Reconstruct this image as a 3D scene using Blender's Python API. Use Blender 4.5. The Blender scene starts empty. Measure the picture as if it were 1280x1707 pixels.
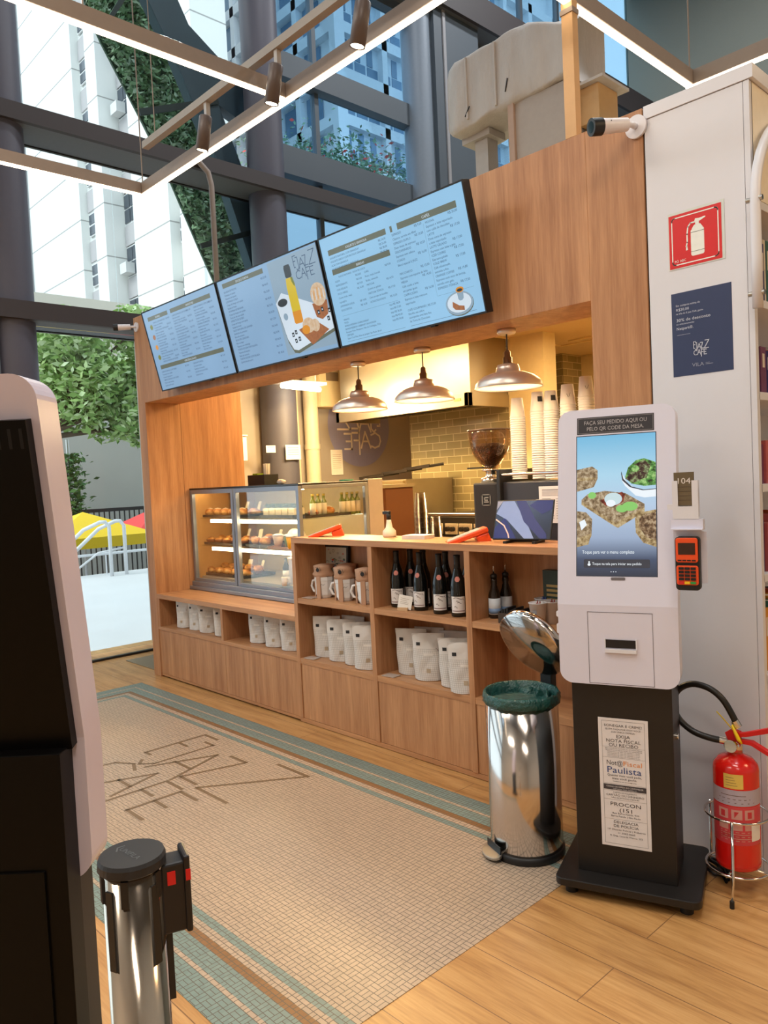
import bpy, math, random
from mathutils import Vector, Matrix
from math import radians as RD, sin, cos, pi
random.seed(7)
sc = bpy.context.scene
COL = sc.collection

# ---------------------------------------------------------------- camera
def setup_camera():
    yaw, pitch, roll = -0.81804008, -0.04233344, -0.04740616
    f = Vector((sin(yaw)*cos(pitch), cos(yaw)*cos(pitch), sin(pitch)))
    r = Vector((cos(yaw), -sin(yaw), 0)); u = r.cross(f)
    r2 = r*cos(roll)+u*sin(roll); u2 = -r*sin(roll)+u*cos(roll)
    cam = bpy.data.cameras.new('camera'); o = bpy.data.objects.new('camera', cam); COL.objects.link(o)
    m = Matrix((r2, u2, -f)).transposed().to_4x4(); m.translation = Vector((0, 0, 1.5))
    o.matrix_world = m
    cam.sensor_fit = 'HORIZONTAL'; cam.sensor_width = 36; cam.lens = 1284.7/1280*36
    cam.clip_start = 0.05; cam.clip_end = 400
    sc.camera = o
setup_camera()
sc.view_settings.view_transform = 'Standard'; sc.view_settings.look = 'None'
sc.view_settings.gamma = 1; sc.view_settings.use_curve_mapping = False
sc.view_settings.exposure = 0.0

# ---------------------------------------------------------------- world and lights
w = bpy.data.worlds.new('sky'); sc.world = w; w.use_nodes = True
bg = w.node_tree.nodes['Background']; bg.inputs[0].default_value = (0.80, 0.91, 1.0, 1); bg.inputs[1].default_value = 2.0
def lamp(name, kind, loc, energy, color, size=0.3, rot=(0, 0, 0), sy=None, spot=None, blend=.5):
    l = bpy.data.lights.new(name, kind); l.energy = energy; l.color = color
    if kind == 'AREA':
        l.shape = 'RECTANGLE'; l.size = size; l.size_y = sy or size
    elif kind in ('POINT', 'SPOT'): l.shadow_soft_size = size
    if kind == 'SPOT': l.spot_size = spot or 1.2; l.spot_blend = blend
    if kind == 'SUN': l.angle = size
    o = bpy.data.objects.new(name, l); COL.objects.link(o); o.location = loc; o.rotation_euler = rot
    return o
WARM = (1.0, .89, .76); WARMER = (1.0, .66, .33)
lamp('daylight_sun', 'SUN', (-20, -10, 40), 1.6, (1, .98, .95), RD(25), (RD(48), 0, RD(-20)))
# warm fill lamps added out of view, standing in for unseen shop lighting
for lx, ly in ((-3.4, .3), (-.3, .6), (-2.2, -2.4), (1.8, -1.5)):
    lamp('shop_fill_lamp', 'AREA', (lx, ly, 4.3), 46, WARM, 1.5, (0, 0, 0), .5)
lamp('shop_fill_lamp', 'AREA', (1.9, 3.4, 3.9), 40, WARMER, 1.0, (0, RD(25), 0), 1.0)

for hx_, hy_, he_ in ((-4.5, 4.5, 150), (-4.5, 9.5, 170), (-1.0, 7.5, 170), (-1.5, 11.5, 150), (0, 1.5, 110), (-3.2, -2, 110)):
    lamp('hall_fill_lamp', 'AREA', (hx_, hy_, 9.9), he_, (.94, .97, 1), .45, (0, 0, 0), .45)  # fill lamps added high up to brighten the facade steel and back wall
# ---------------------------------------------------------------- materials
MATS = {}
class NT:
    def __init__(s, name):
        s.m = bpy.data.materials.new(name); s.m.use_nodes = True; s.t = s.m.node_tree; s.t.nodes.clear()
        s.out = s.n('ShaderNodeOutputMaterial')
    def n(s, typ, **kw):
        nd = s.t.nodes.new(typ)
        for k, v in kw.items(): setattr(nd, k, v)
        return nd
    def put(s, sock, v):
        if hasattr(v, 'links') or hasattr(v, 'is_linked'): s.t.links.new(v, sock)
        elif isinstance(v, (tuple, list)) and len(v) == 3 and sock.type == 'RGBA': sock.default_value = (*v, 1)
        else: sock.default_value = v
    def math(s, op, a, b=None, c=None):
        nd = s.n('ShaderNodeMath', operation=op); s.put(nd.inputs[0], a)
        if b is not None: s.put(nd.inputs[1], b)
        if c is not None: s.put(nd.inputs[2], c)
        return nd.outputs[0]
    def mix(s, f, a, b):
        nd = s.n('ShaderNodeMix', data_type='RGBA'); s.put(nd.inputs[0], f); s.put(nd.inputs[6], a); s.put(nd.inputs[7], b)
        return nd.outputs[2]
    def ramp(s, f, stops, const=False):
        nd = s.n('ShaderNodeValToRGB'); cr = nd.color_ramp
        if const: cr.interpolation = 'CONSTANT'
        while len(cr.elements) < len(stops): cr.elements.new(1)
        for e, (p, c) in zip(cr.elements, stops): e.position = p; e.color = (*c, 1)
        s.put(nd.inputs[0], f); return nd.outputs[0]
    def pos(s):
        g = s.n('ShaderNodeNewGeometry'); x = s.n('ShaderNodeSeparateXYZ'); s.t.links.new(g.outputs['Position'], x.inputs[0])
        return g.outputs['Position'], x.outputs[0], x.outputs[1], x.outputs[2]
    def obj(s):
        g = s.n('ShaderNodeTexCoord'); x = s.n('ShaderNodeSeparateXYZ'); s.t.links.new(g.outputs['Object'], x.inputs[0])
        return g.outputs['Object'], x.outputs[0], x.outputs[1], x.outputs[2]
    def noise(s, vec, scale, detail=3, sc3=None, rough=.5):
        if sc3:
            mp = s.n('ShaderNodeMapping'); mp.inputs['Scale'].default_value = sc3; s.t.links.new(vec, mp.inputs[0]); vec = mp.outputs[0]
        nd = s.n('ShaderNodeTexNoise'); s.t.links.new(vec, nd.inputs['Vector']); nd.inputs['Scale'].default_value = scale
        nd.inputs['Detail'].default_value = detail; nd.inputs['Roughness'].default_value = rough; return nd.outputs[0]
    def bsdf(s, col, rough=.5, metal=0, spec=.5, emit=None, es=0, bump=None, bstr=.3, bd=.01, trans=0, alpha=None, coat=0):
        b = s.n('ShaderNodeBsdfPrincipled'); s.put(b.inputs['Base Color'], col); s.put(b.inputs['Roughness'], rough)
        s.put(b.inputs['Metallic'], metal); b.inputs['Specular IOR Level'].default_value = spec
        b.inputs['Transmission Weight'].default_value = trans; b.inputs['Coat Weight'].default_value = coat
        if emit is not None: s.put(b.inputs['Emission Color'], emit); s.put(b.inputs['Emission Strength'], es)
        if bump is not None:
            bn = s.n('ShaderNodeBump'); bn.inputs['Strength'].default_value = bstr; bn.inputs['Distance'].default_value = bd
            s.put(bn.inputs['Height'], bump); s.t.links.new(bn.outputs[0], b.inputs['Normal'])
        s.t.links.new(b.outputs[0], s.out.inputs[0]); return b
def srgb(r, g, b): return tuple(((c/255+.055)/1.055)**2.4 if c/255 > .04045 else c/255/12.92 for c in (r, g, b))
def mat(name, rgb, rough=.5, metal=0, spec=.5, emit=None, es=0, var=.06, nscale=30, trans=0, bump=0, coat=0):
    """plain material with a faint procedural variation"""
    if name in MATS: return MATS[name]
    t = NT(name); P, x, y, z = t.obj(); c = srgb(*rgb)
    nz = t.noise(P, nscale, 2)
    col = t.mix(nz, tuple(v*(1-var) for v in c), tuple(min(1, v*(1+var)) for v in c))
    e = srgb(*emit) if emit else None
    t.bsdf(col, rough, metal, spec, e, es, bump=nz if bump else None, bstr=bump, trans=trans, coat=coat)
    MATS[name] = t.m; return t.m
def glow(name, rgb, s):
    if name in MATS: return MATS[name]
    t = NT(name); e = t.n('ShaderNodeEmission'); e.inputs[0].default_value = (*rgb, 1); e.inputs[1].default_value = s
    t.t.links.new(e.outputs[0], t.out.inputs[0]); MATS[name] = t.m; return t.m
def glass(name, tint, refl=.08, rough=0.0):
    if name in MATS: return MATS[name]
    t = NT(name); tr = t.n('ShaderNodeBsdfTransparent'); tr.inputs[0].default_value = (*tint, 1)
    gl = t.n('ShaderNodeBsdfGlossy'); gl.inputs[1].default_value = rough
    mx = t.n('ShaderNodeMixShader'); lw = t.n('ShaderNodeLayerWeight'); lw.inputs[0].default_value = .25
    fac = t.math('MULTIPLY_ADD', lw.outputs[0], .35, refl)
    t.t.links.new(fac, mx.inputs[0]); t.t.links.new(tr.outputs[0], mx.inputs[1]); t.t.links.new(gl.outputs[0], mx.inputs[2])
    t.t.links.new(mx.outputs[0], t.out.inputs[0]); MATS[name] = t.m; return t.m
def wood(name, a, b, vertical=True, rough=.42, axis=None):
    if name in MATS: return MATS[name]
    t = NT(name); P, x, y, z = t.pos()
    s3 = (9, 9, .55) if vertical else (.55, 9, 9)
    n1 = t.noise(P, 2.2, 6, s3, .62); n2 = t.noise(P, 14, 3, s3, .6); n3 = t.noise(P, .8, 2, (1.5, 1.5, .6))
    f = t.math('ADD', t.math('MULTIPLY', n1, .62), t.math('MULTIPLY', n2, .22)); f = t.math('ADD', f, t.math('MULTIPLY', n3, .2))
    c = t.ramp(f, [(.32, srgb(*a)), (.50, tuple((p+q)/2 for p, q in zip(srgb(*a), srgb(*b)))), (.66, srgb(*b))])
    t.bsdf(c, rough, spec=.4, bump=n2, bstr=.05); MATS[name] = t.m; return t.m

WOODV = wood('oak_veneer', (150, 98, 62), (202, 150, 106))
WOODH = wood('oak_edge', (154, 102, 66), (204, 152, 106), vertical=False)
WHITE = mat('white_laminate', (222, 222, 228), .35, var=.01)
BLACK = mat('black_plastic', (22, 22, 24), .45)
BLACKM = mat('black_painted_steel', (26, 23, 22), .42, nscale=60)
GREYSTEEL = mat('facade_steel', (78, 88, 98), .55, var=.05, nscale=2)
DARKSTEEL = mat('dark_facade_steel', (58, 52, 54), .6, var=.05, nscale=2)
STEEL = mat('brushed_steel', (190, 188, 182), .28, 1.0, var=.08)
CHROME = mat('chrome', (225, 222, 218), .07, 1.0, var=.02)
KSTEEL = mat('kitchen_steel', (176, 166, 146), .42, .9, var=.1, nscale=5)
ALU = mat('case_aluminium', (150, 155, 165), .38, .7)
ORANGE = mat('orange_plastic', (238, 82, 30), .4)
PAPER = mat('paper', (235, 230, 222), .7)
INK = mat('black_ink', (35, 35, 38), .7)
KRAFT = mat('kraft_paper', (186, 146, 118), .8, bump=.2)
RED = mat('signal_red', (214, 28, 30), .4)

# ---------------------------------------------------------------- mesh building
class MB:
    def __init__(s): s.v = []; s.f = []; s.mi = []; s.sm = []
    def add(s, vs, fs, mi=0, smooth=False, M=None):
        b = len(s.v)
        for p in vs:
            p = Vector(p)
            s.v.append(tuple(M @ p) if M else tuple(p))
        for f in fs: s.f.append([b+i for i in f]); s.mi.append(mi); s.sm.append(smooth)
        return s
    def box(s, x0, x1, y0, y1, z0, z1, mi=0, M=None):
        if x0 > x1: x0, x1 = x1, x0
        if y0 > y1: y0, y1 = y1, y0
        if z0 > z1: z0, z1 = z1, z0
        vs = [(x, y, z) for z in (z0, z1) for y in (y0, y1) for x in (x0, x1)]
        return s.add(vs, [(0, 2, 3, 1), (4, 5, 7, 6), (0, 1, 5, 4), (2, 6, 7, 3), (0, 4, 6, 2), (1, 3, 7, 5)], mi, False, M)
    def prism(s, poly, y0, y1, mi=0, M=None, smooth=False):
        """poly in (x, z), extruded along y"""
        n = len(poly); vs = [(x, y0, z) for x, z in poly]+[(x, y1, z) for x, z in poly]
        a = sum(poly[i][0]*poly[(i+1) % n][1]-poly[(i+1) % n][0]*poly[i][1] for i in range(n))
        fs = [tuple(range(n)), tuple(range(2*n-1, n-1, -1))]+[(i, i+n, (i+1) % n+n, (i+1) % n) for i in range(n)]
        if a < 0: fs = [tuple(reversed(f)) for f in fs]
        return s.add(vs, fs, mi, smooth, M)
    def rod(s, p0, p1, r0, r1=None, n=12, mi=0, cap=True, smooth=True, M=None):
        r1 = r0 if r1 is None else r1; p0 = Vector(p0); p1 = Vector(p1); d = (p1-p0).normalized()
        a = d.orthogonal().normalized(); b = d.cross(a)
        vs = [p0+(a*cos(2*pi*i/n)+b*sin(2*pi*i/n))*r0 for i in range(n)]+[p1+(a*cos(2*pi*i/n)+b*sin(2*pi*i/n))*r1 for i in range(n)]
        s.add(vs, [(i, (i+1) % n, (i+1) % n+n, i+n) for i in range(n)], mi, smooth, M)
        if cap: s.add(vs, [tuple(reversed(range(n))), tuple(range(n, 2*n))], mi, False, M)
        return s
    def lathe(s, prof, c=(0, 0, 0), n=24, mi=0, M=None, smooth=True, jit=None, closed=False):
        """prof: (r, z) pairs"""
        vs = []; fs = []
        for k, (r, z) in enumerate(prof):
            for i in range(n):
                a = 2*pi*i/n; q = r*(1+(jit(a, k) if jit else 0)); vs.append((c[0]+q*cos(a), c[1]+q*sin(a), c[2]+z))
        m = len(prof)
        for k in range(m-1 if not closed else m):
            k2 = (k+1) % m
            for i in range(n): j = (i+1) % n; fs.append((k*n+i, k*n+j, k2*n+j, k2*n+i))
        if not closed:
            if prof[0][0] > 1e-5: fs.append(tuple(reversed(range(n))))
            if prof[-1][0] > 1e-5: fs.append(tuple(range((m-1)*n, m*n)))
        return s.add(vs, fs, mi, smooth, M)
    def tube(s, pts, r, n=8, mi=0, M=None, closed=False, flat=None):
        pts = [Vector(p) for p in pts]; m = len(pts); vs = []; fs = []; prev = None
        for k, p in enumerate(pts):
            a = pts[(k-1) % m] if (closed or k > 0) else p; b = pts[(k+1) % m] if (closed or k < m-1) else p
            t = (b-a).normalized()
            if prev is None: u = t.orthogonal().normalized()
            else:
                u = prev-t*prev.dot(t); u = u.normalized() if u.length > 1e-6 else t.orthogonal().normalized()
            prev = u; w_ = t.cross(u)
            rr = r[k] if isinstance(r, (list, tuple)) else r
            for i in range(n):
                q = 2*pi*i/n; vs.append(p+(u*cos(q)+w_*sin(q))*rr)
        for k in range(m if closed else m-1):
            k2 = (k+1) % m
            for i in range(n): j = (i+1) % n; fs.append((k*n+i, k*n+j, k2*n+j, k2*n+i))
        if not closed: fs += [tuple(reversed(range(n))), tuple(range((m-1)*n, m*n))]
        return s.add(vs, fs, mi, True, M)
    def ball(s, c, r, n=12, m=8, mi=0, M=None, jit=0, sq=1):
        r = (r, r, r) if not isinstance(r, (tuple, list)) else r
        vs = [(c[0], c[1], c[2]-r[2])]; fs = []
        for k in range(1, m):
            ph = -pi/2+pi*k/m
            for i in range(n):
                th = 2*pi*i/n; j = 1+random.uniform(-jit, jit)
                vs.append((c[0]+r[0]*cos(ph)*cos(th)*j, c[1]+r[1]*cos(ph)*sin(th)*j, c[2]+r[2]*sin(ph)*j))
        vs.append((c[0], c[1], c[2]+r[2])); top = len(vs)-1
        for i in range(n):
            j = (i+1) % n; fs.append((0, 1+j, 1+i)); fs.append((top, top-n+i, top-n+j))
        for k in range(m-2):
            for i in range(n): j = (i+1) % n; fs.append((1+k*n+i, 1+k*n+j, 1+(k+1)*n+j, 1+(k+1)*n+i))
        return s.add(vs, fs, mi, True, M)
    def grid(s, fn, nu, nv, mi=0, smooth=True, M=None):
        vs = [fn(i/nu, j/nv) for j in range(nv+1) for i in range(nu+1)]; k = nu+1
        return s.add(vs, [(j*k+i, j*k+i+1, (j+1)*k+i+1, (j+1)*k+i) for j in range(nv) for i in range(nu)], mi, smooth, M)
    def build(s, name, mats, parent=None, label=None, bevel=0, loc=None, rz=0, seg=2):
        me = bpy.data.meshes.new(name); me.from_pydata(s.v, [], s.f)
        for m_ in (mats if isinstance(mats, (list, tuple)) else [mats]): me.materials.append(m_)
        me.polygons.foreach_set('material_index', s.mi); me.polygons.foreach_set('use_smooth', s.sm); me.update()
        o = bpy.data.objects.new(name, me); COL.objects.link(o)
        if parent: o.parent = parent
        if loc: o.location = loc
        if rz: o.rotation_euler.z = rz
        if label: o['label'] = label
        if bevel:
            b = o.modifiers.new('edge', 'BEVEL'); b.width = bevel; b.segments = seg; b.limit_method = 'ANGLE'; b.angle_limit = RD(50)
        return o
def smooth_path(pts, n=5):
    P = [Vector(p) for p in pts]; out = []
    for i in range(len(P)-1):
        a, b, c, d = P[max(i-1, 0)], P[i], P[i+1], P[min(i+2, len(P)-1)]
        for k in range(n):
            t = k/n; out.append(.5*((2*b)+(c-a)*t+(2*a-5*b+4*c-d)*t*t+(3*b-a-3*c+d)*t**3))
    return out+[P[-1]]
def rrect(x0, x1, z0, z1, r, n=6):
    pts = []
    for cx, cz, a0 in ((x1-r, z0+r, -90), (x1-r, z1-r, 0), (x0+r, z1-r, 90), (x0+r, z0+r, 180)):
        for k in range(n+1):
            a = RD(a0+90*k/n); pts.append((cx+r*cos(a), cz+r*sin(a)))
    return pts
def tag(o, label, cat, group=None):
    o['label'] = label; o['category'] = cat
    if group: o['group'] = group
    return o
def thing(name, label, cat, loc=(0, 0, 0), rz=0, group=None):
    o = bpy.data.objects.new(name, None); COL.objects.link(o); o.location = loc; o.rotation_euler.z = rz
    o.empty_display_size = .05
    return tag(o, label, cat, group)
def struct(name, mb, m, bevel=0):
    o = mb.build(name, m, bevel=bevel); o['kind'] = 'structure'; return o
def kids(o): return KID.get(o.name) or [c for c in bpy.data.objects if c.parent == o]
KID = {}
def dup(root, loc, rz=0, label=None, group=None, scale=None):
    if root.name not in KID:
        KID[root.name] = [c for c in bpy.data.objects if c.parent == root]
        for c in KID[root.name]: KID[c.name] = [d for d in bpy.data.objects if d.parent == c]
    r = root.copy(); COL.objects.link(r); r.location = loc; r.rotation_euler.z = rz
    if label: r['label'] = label
    if group: r['group'] = group
    if scale: r.scale = scale
    for ch in KID[root.name]:
        c = ch.copy(); COL.objects.link(c); c.parent = r
        for g in KID.get(ch.name, []):
            d = g.copy(); COL.objects.link(d); d.parent = c
    return r

# ---------------------------------------------------------------- flat artwork: signs, screens, labels (local x right, z up, faces -y)
_tc = {}
def text_geo(s_):
    if s_ in _tc: return _tc[s_]
    cu = bpy.data.curves.new('t', 'FONT'); cu.body = s_; cu.resolution_u = 2; cu.size = 1
    o = bpy.data.objects.new('t', cu); COL.objects.link(o)
    me = bpy.data.meshes.new_from_object(o.evaluated_get(bpy.context.evaluated_depsgraph_get()))
    vs = [(v.co.x, v.co.y) for v in me.vertices]; fs = [tuple(p.vertices) for p in me.polygons]
    bpy.data.objects.remove(o); bpy.data.curves.remove(cu); bpy.data.meshes.remove(me)
    wd = max((v[0] for v in vs), default=0); _tc[s_] = (vs, fs, wd); return _tc[s_]
class Art(MB):
    lay = .0007
    def poly(s, pts, mi, layer=1):
        n = len(pts); a = sum(pts[i][0]*pts[(i+1) % n][1]-pts[(i+1) % n][0]*pts[i][1] for i in range(n))
        if a < 0: pts = list(reversed(pts))
        return s.add([(x, -layer*s.lay, z) for x, z in pts], [tuple(range(n))], mi)
    def rect(s, x0, x1, z0, z1, mi, layer=1): return s.poly([(x0, z0), (x1, z0), (x1, z1), (x0, z1)], mi, layer)
    def disc(s, cx, cz, rx, rz, mi, layer=1, n=24, rot=0):
        return s.poly([(cx+rx*cos(2*pi*i/n)*cos(rot)-rz*sin(2*pi*i/n)*sin(rot), cz+rx*cos(2*pi*i/n)*sin(rot)+rz*sin(2*pi*i/n)*cos(rot)) for i in range(n)], mi, layer)
    def line(s, pts, w_, mi, layer=1):
        for (x0, z0), (x1, z1) in zip(pts, pts[1:]):
            L = math.hypot(x1-x0, z1-z0) or 1e-6; dx, dz = (x1-x0)/L, (z1-z0)/L; h = w_/2; e = h*.8
            s.poly([(x0-dx*e-dz*h, z0-dz*e+dx*h), (x0-dx*e+dz*h, z0-dz*e-dx*h), (x1+dx*e+dz*h, z1+dz*e-dx*h), (x1+dx*e-dz*h, z1+dz*e+dx*h)], mi, layer)
        return s
    def ring(s, x0, x1, z0, z1, w_, mi, layer=1, r=0):
        if r:
            p = rrect(x0, x1, z0, z1, r); s.line(p+[p[0]], w_, mi, layer)
        else: s.line([(x0, z0), (x1, z0), (x1, z1), (x0, z1), (x0, z0)], w_, mi, layer)
        return s
    def text(s, t, x, z, size, mi, align='l', layer=2, squash=1.0, width=None):
        vs, fs, wd = text_geo(t); k = size
        sq = squash if width is None else width/(wd*k)
        ox = {'l': 0, 'c': -wd*k*sq/2, 'r': -wd*k*sq}[align]
        return s.add([(x+ox+vx*k*sq, -layer*s.lay, z+vz*k) for vx, vz in vs], fs, mi)
# the cafe's stroke logo in unit space: x 0..1.02, z 0..0.8
LOGO = [[(0.14, .80), (0, .80), (0, .41), (.06, .41)], [(0, .62), (.10, .62)], [(.12, .73), (.21, .73), (.21, .36), (.15, .30), (.10, .34)],
        [(.22, .30), (.37, .66), (.50, .30)], [(.27, .45), (.44, .45)], [(.45, .70), (.60, .70), (.50, .36), (.66, .36)],
        [(.76, .80), (1.02, .80), (.70, .34), (.98, .34)],
        [(.22, .24), (.12, .28), (.02, .22), (0, .12), (.04, .03), (.14, 0), (.22, .03)], [(.24, 0), (.36, .30), (.46, 0)], [(.28, .12), (.42, .12)],
        [(.66, .28), (.50, .28), (.50, -.12)], [(.50, .14), (.62, .14)], [(.84, .26), (.68, .26), (.68, -.02), (.84, -.02)], [(.68, .12), (.80, .12)]]
def logo(a, x, z, w_, stroke, mi, layer=2, flip=False, sz=None):
    k = w_/1.02; kz = sz or k
    for st in LOGO: a.line([((x+p[0]*k) if not flip else (x-p[0]*k), z+p[1]*kz) for p in st], stroke, mi, layer)
# ================================================================ SETTING
def floor_material():
    t = NT('vinyl_planks'); P, x, y, z = t.pos()
    br = t.n('ShaderNodeTexBrick'); br.offset = .37
    t.t.links.new(P, br.inputs['Vector'])
    for k, v in (('Scale', 1.0), ('Mortar Size', .0018), ('Mortar Smooth', .1), ('Brick Width', 1.22), ('Row Height', .2), ('Bias', 0.0)): br.inputs[k].default_value = v
    br.inputs['Color1'].default_value = (0, 0, 0, 1); br.inputs['Color2'].default_value = (1, 1, 1, 1); br.inputs['Mortar'].default_value = (.5, .5, .5, 1)
    g = t.noise(P, 3, 5, (.7, 7, 1), .6); g2 = t.noise(P, 16, 3, (.5, 8, 1), .6)
    f = t.math('ADD', t.math('MULTIPLY', g, .65), t.math('MULTIPLY', g2, .3)); f = t.math('ADD', f, t.math('MULTIPLY', br.outputs['Color'], .07))
    c = t.ramp(f, [(.36, srgb(158, 110, 62)), (.52, srgb(190, 142, 86)), (.68, srgb(206, 160, 104))])
    c = t.mix(br.outputs['Fac'], c, srgb(130, 92, 58))
    t.bsdf(c, .36, spec=.45); return t.m
def mosaic_material():
    t = NT('mosaic'); P, x, y, z = t.pos(); S = .034
    u = t.math('DIVIDE', x, S); v = t.math('DIVIDE', y, S)
    par = t.math('FLOORED_MODULO', t.math('ADD', t.math('FLOOR', u), t.math('FLOOR', v)), 2)
    fu = t.math('FRACT', u); fv = t.math('FRACT', v)
    du = t.math('MINIMUM', fu, t.math('SUBTRACT', 1, fu)); dv = t.math('MINIMUM', fv, t.math('SUBTRACT', 1, fv))
    edge = t.math('MINIMUM', du, dv)
    mu = t.math('ABSOLUTE', t.math('SUBTRACT', fu, .5)); mv = t.math('ABSOLUTE', t.math('SUBTRACT', fv, .5))
    mid = t.math('ADD', t.math('MULTIPLY', par, mu), t.math('MULTIPLY', t.math('SUBTRACT', 1, par), mv))
    d = t.math('MINIMUM', edge, mid)
    grout = t.math('LESS_THAN', d, .036)
    # distance from the inlay's border, snapped to whole tiles
    ys = t.math('MULTIPLY', t.math('ADD', t.math('FLOOR', t.math('MULTIPLY', v, 2)), .5), S/2)
    xs = t.math('MULTIPLY', t.math('ADD', t.math('FLOOR', t.math('MULTIPLY', u, 2)), .5), S/2)
    db = t.math('MINIMUM', t.math('MINIMUM', t.math('SUBTRACT', ys, 1.034), t.math('SUBTRACT', 2.655, ys)), t.math('ADD', xs, 5.70))
    teal = srgb(122, 142, 136); beige = srgb(182, 160, 138); brown = srgb(138, 98, 60)
    band = t.ramp(db, [(0, teal), (.085, beige), (.108, teal), (.168, brown), (.202, beige), (.238, teal), (.272, beige)], const=True)
    wn = t.n('ShaderNodeTexWhiteNoise'); cx = t.n('ShaderNodeCombineXYZ')
    t.put(cx.inputs[0], t.math('FLOOR', t.math('MULTIPLY', u, 2))); t.put(cx.inputs[1], t.math('FLOOR', t.math('MULTIPLY', v, 2))); t.t.links.new(cx.outputs[0], wn.inputs[0])
    dirt = t.noise(P, 1.1, 3)
    br = t.math('ADD', .88, t.math('MULTIPLY', wn.outputs[0], .14)); br = t.math('ADD', br, t.math('MULTIPLY', dirt, .08))
    hs = t.n('ShaderNodeHueSaturation'); t.put(hs.inputs['Color'], band); t.put(hs.inputs['Value'], br)
    c = t.mix(grout, hs.outputs[0], srgb(92, 84, 74))
    t.bsdf(c, .42, spec=.4, bump=t.math('SUBTRACT', 1, grout), bstr=.25, bd=.002); return t.m
struct('floor', MB().box(-7.25, 6.0, -5.0, 13.4, -.12, 0), floor_material())
inlay = struct('floor_inlay', MB().box(-5.70, -1.60, 1.034, 2.655, 0, .002), mosaic_material())
a = Art(); a.lay = .0004
logo(a, 0, 0, 1.02, .020, 0, 1, sz=.99)
lg = a.build('floor_logo', mat('brown_mosaic', (122, 98, 72), .45), inlay, label='brown line lettering laid in the beige mosaic')
lg.location = (-4.16, 1.53, .0024); lg.rotation_euler.x = -pi/2
# rotate so the art lies face up
lg.rotation_euler = (-pi/2, 0, 0)
# entrance mat by the door
tag(MB().box(-6.55, -5.95, 2.92, 3.7, 0.0, .008).build('door_mat', mat('coir', (132, 122, 100), .9, nscale=200, var=.3), bevel=.003), 'grey brown entrance mat lying by the glass door', 'mat')

wallm = mat('back_wall_paint', (128, 130, 120), .8, var=.03)
struct('wall_back', MB().box(-7.25, 6.0, 13.4, 13.55, 0, 10.2), wallm)
cream = mat('shop_wall_paint', (200, 190, 175), .8)
struct('wall_right', MB().box(6.0, 6.15, -5, 13.4, 0, 10.2), cream)
struct('wall_front', MB().box(-7.25, 6.0, -5.15, -5.0, 0, 10.2), cream)
struct('ceiling', MB().box(-7.25, 6.0, -5, 13.4, 10.2, 10.3), mat('ceiling_paint', (96, 98, 100), .8))

# ---- glass facade (left side of the room, runs along y at x = -6.75..-7.2)
def beam(name, z0, z1, lip=.12):
    m_ = MB(); m_.box(-6.80, -6.75, -5, 13.4, z0, z1, 0); m_.box(-7.2, -6.80, -5, 13.4, z0, z0+.03, 1); m_.box(-7.2, -6.8, -5, 13.4, z1-.03, z1, 0)
    m_.box(-7.22, -7.19, -5, 13.4, z0-.012, z0+.02, 2)
    return struct(name, m_, [DARKSTEEL, mat('beam_soffit', (96, 98, 102), .6), BLACK])
beam('trim_1', 2.985, 3.135); beam('trim_2', 4.63, 4.775); beam('trim_3', 7.62, 8.02)
def column(name, y, x=-6.99, r=.2, z0=0):
    return struct(name, MB().rod((x, y, z0), (x, y, 10.2), r, n=32), mat('column_paint', (84, 84, 98), .5, var=.04))
column('column_1', 2.28); column('column_2', 5.03)
blue = glass('blue_facade_glass', (.60, .77, .88), .04); clear = glass('clear_facade_glass', (.93, .97, .97), .03)
darkg = glass('dark_green_glass', (.74, .80, .77), .05)
# clear panes, left bays
n = 0
def pane(y0, y1, z0, z1, m_, x=-7.21):
    global n; n += 1
    return struct('window_%d' % n, MB().box(x-.012, x, y0, y1, z0, z1), m_)
pane(-5, 3.36, 3.1, 4.63, clear); pane(-5, 5.03, 4.78, 7.62, clear); pane(3.36, 5.03, 3.1, 4.63, clear)
pane(5.03, 7.6, 3.1, 4.63, blue); pane(5.03, 7.6, 4.78, 7.62, blue); pane(7.9, 13.4, 3.1, 4.63, blue); pane(7.9, 13.4, 4.78, 7.62, blue); pane(-5, 13.4, 8.02, 10.2, blue)
# transoms and mullions of the blue bays
m_ = MB()
m_.box(-7.24, -7.08, 5.2, 7.75, 6.08, 6.36); m_.box(-7.24, -7.08, 5.2, 13.4, 5.0, 5.32)
m_.box(-7.24, -7.10, 4.2, 13.4, 7.50, 7.66)
struct('trim_4', m_, GREYSTEEL)
m_ = MB()
for y in (5.94,): m_.box(-7.25, -7.17, y-.03, y+.03, 3.1, 7.7)
for y in (10.1, 11.1): m_.box(-7.25, -7.17, y-.03, y+.03, 7.9, 10.2)
for y in (9.05, 10.9, 12.2): m_.box(-7.25, -7.17, y-.05, y+.05, 3.1, 7.6)
struct('trim_5', m_, GREYSTEEL)
# wide steel-clad pier right of the blue bay
m_ = MB(); m_.rod((-7.1, 7.62, 2.9), (-7.1, 7.62, 10.2), .2, n=24); m_.box(-7.3, -6.86, 7.72, 8.62, 2.9, 7.62, 1); m_.box(-6.87, -6.84, 7.88, 7.93, 2.9, 7.7, 2)
struct('column_3', m_, [mat('pier_paint', (120, 132, 146), .5, .1), GREYSTEEL, mat('pier_edge', (150, 150, 155), .4)])
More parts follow.
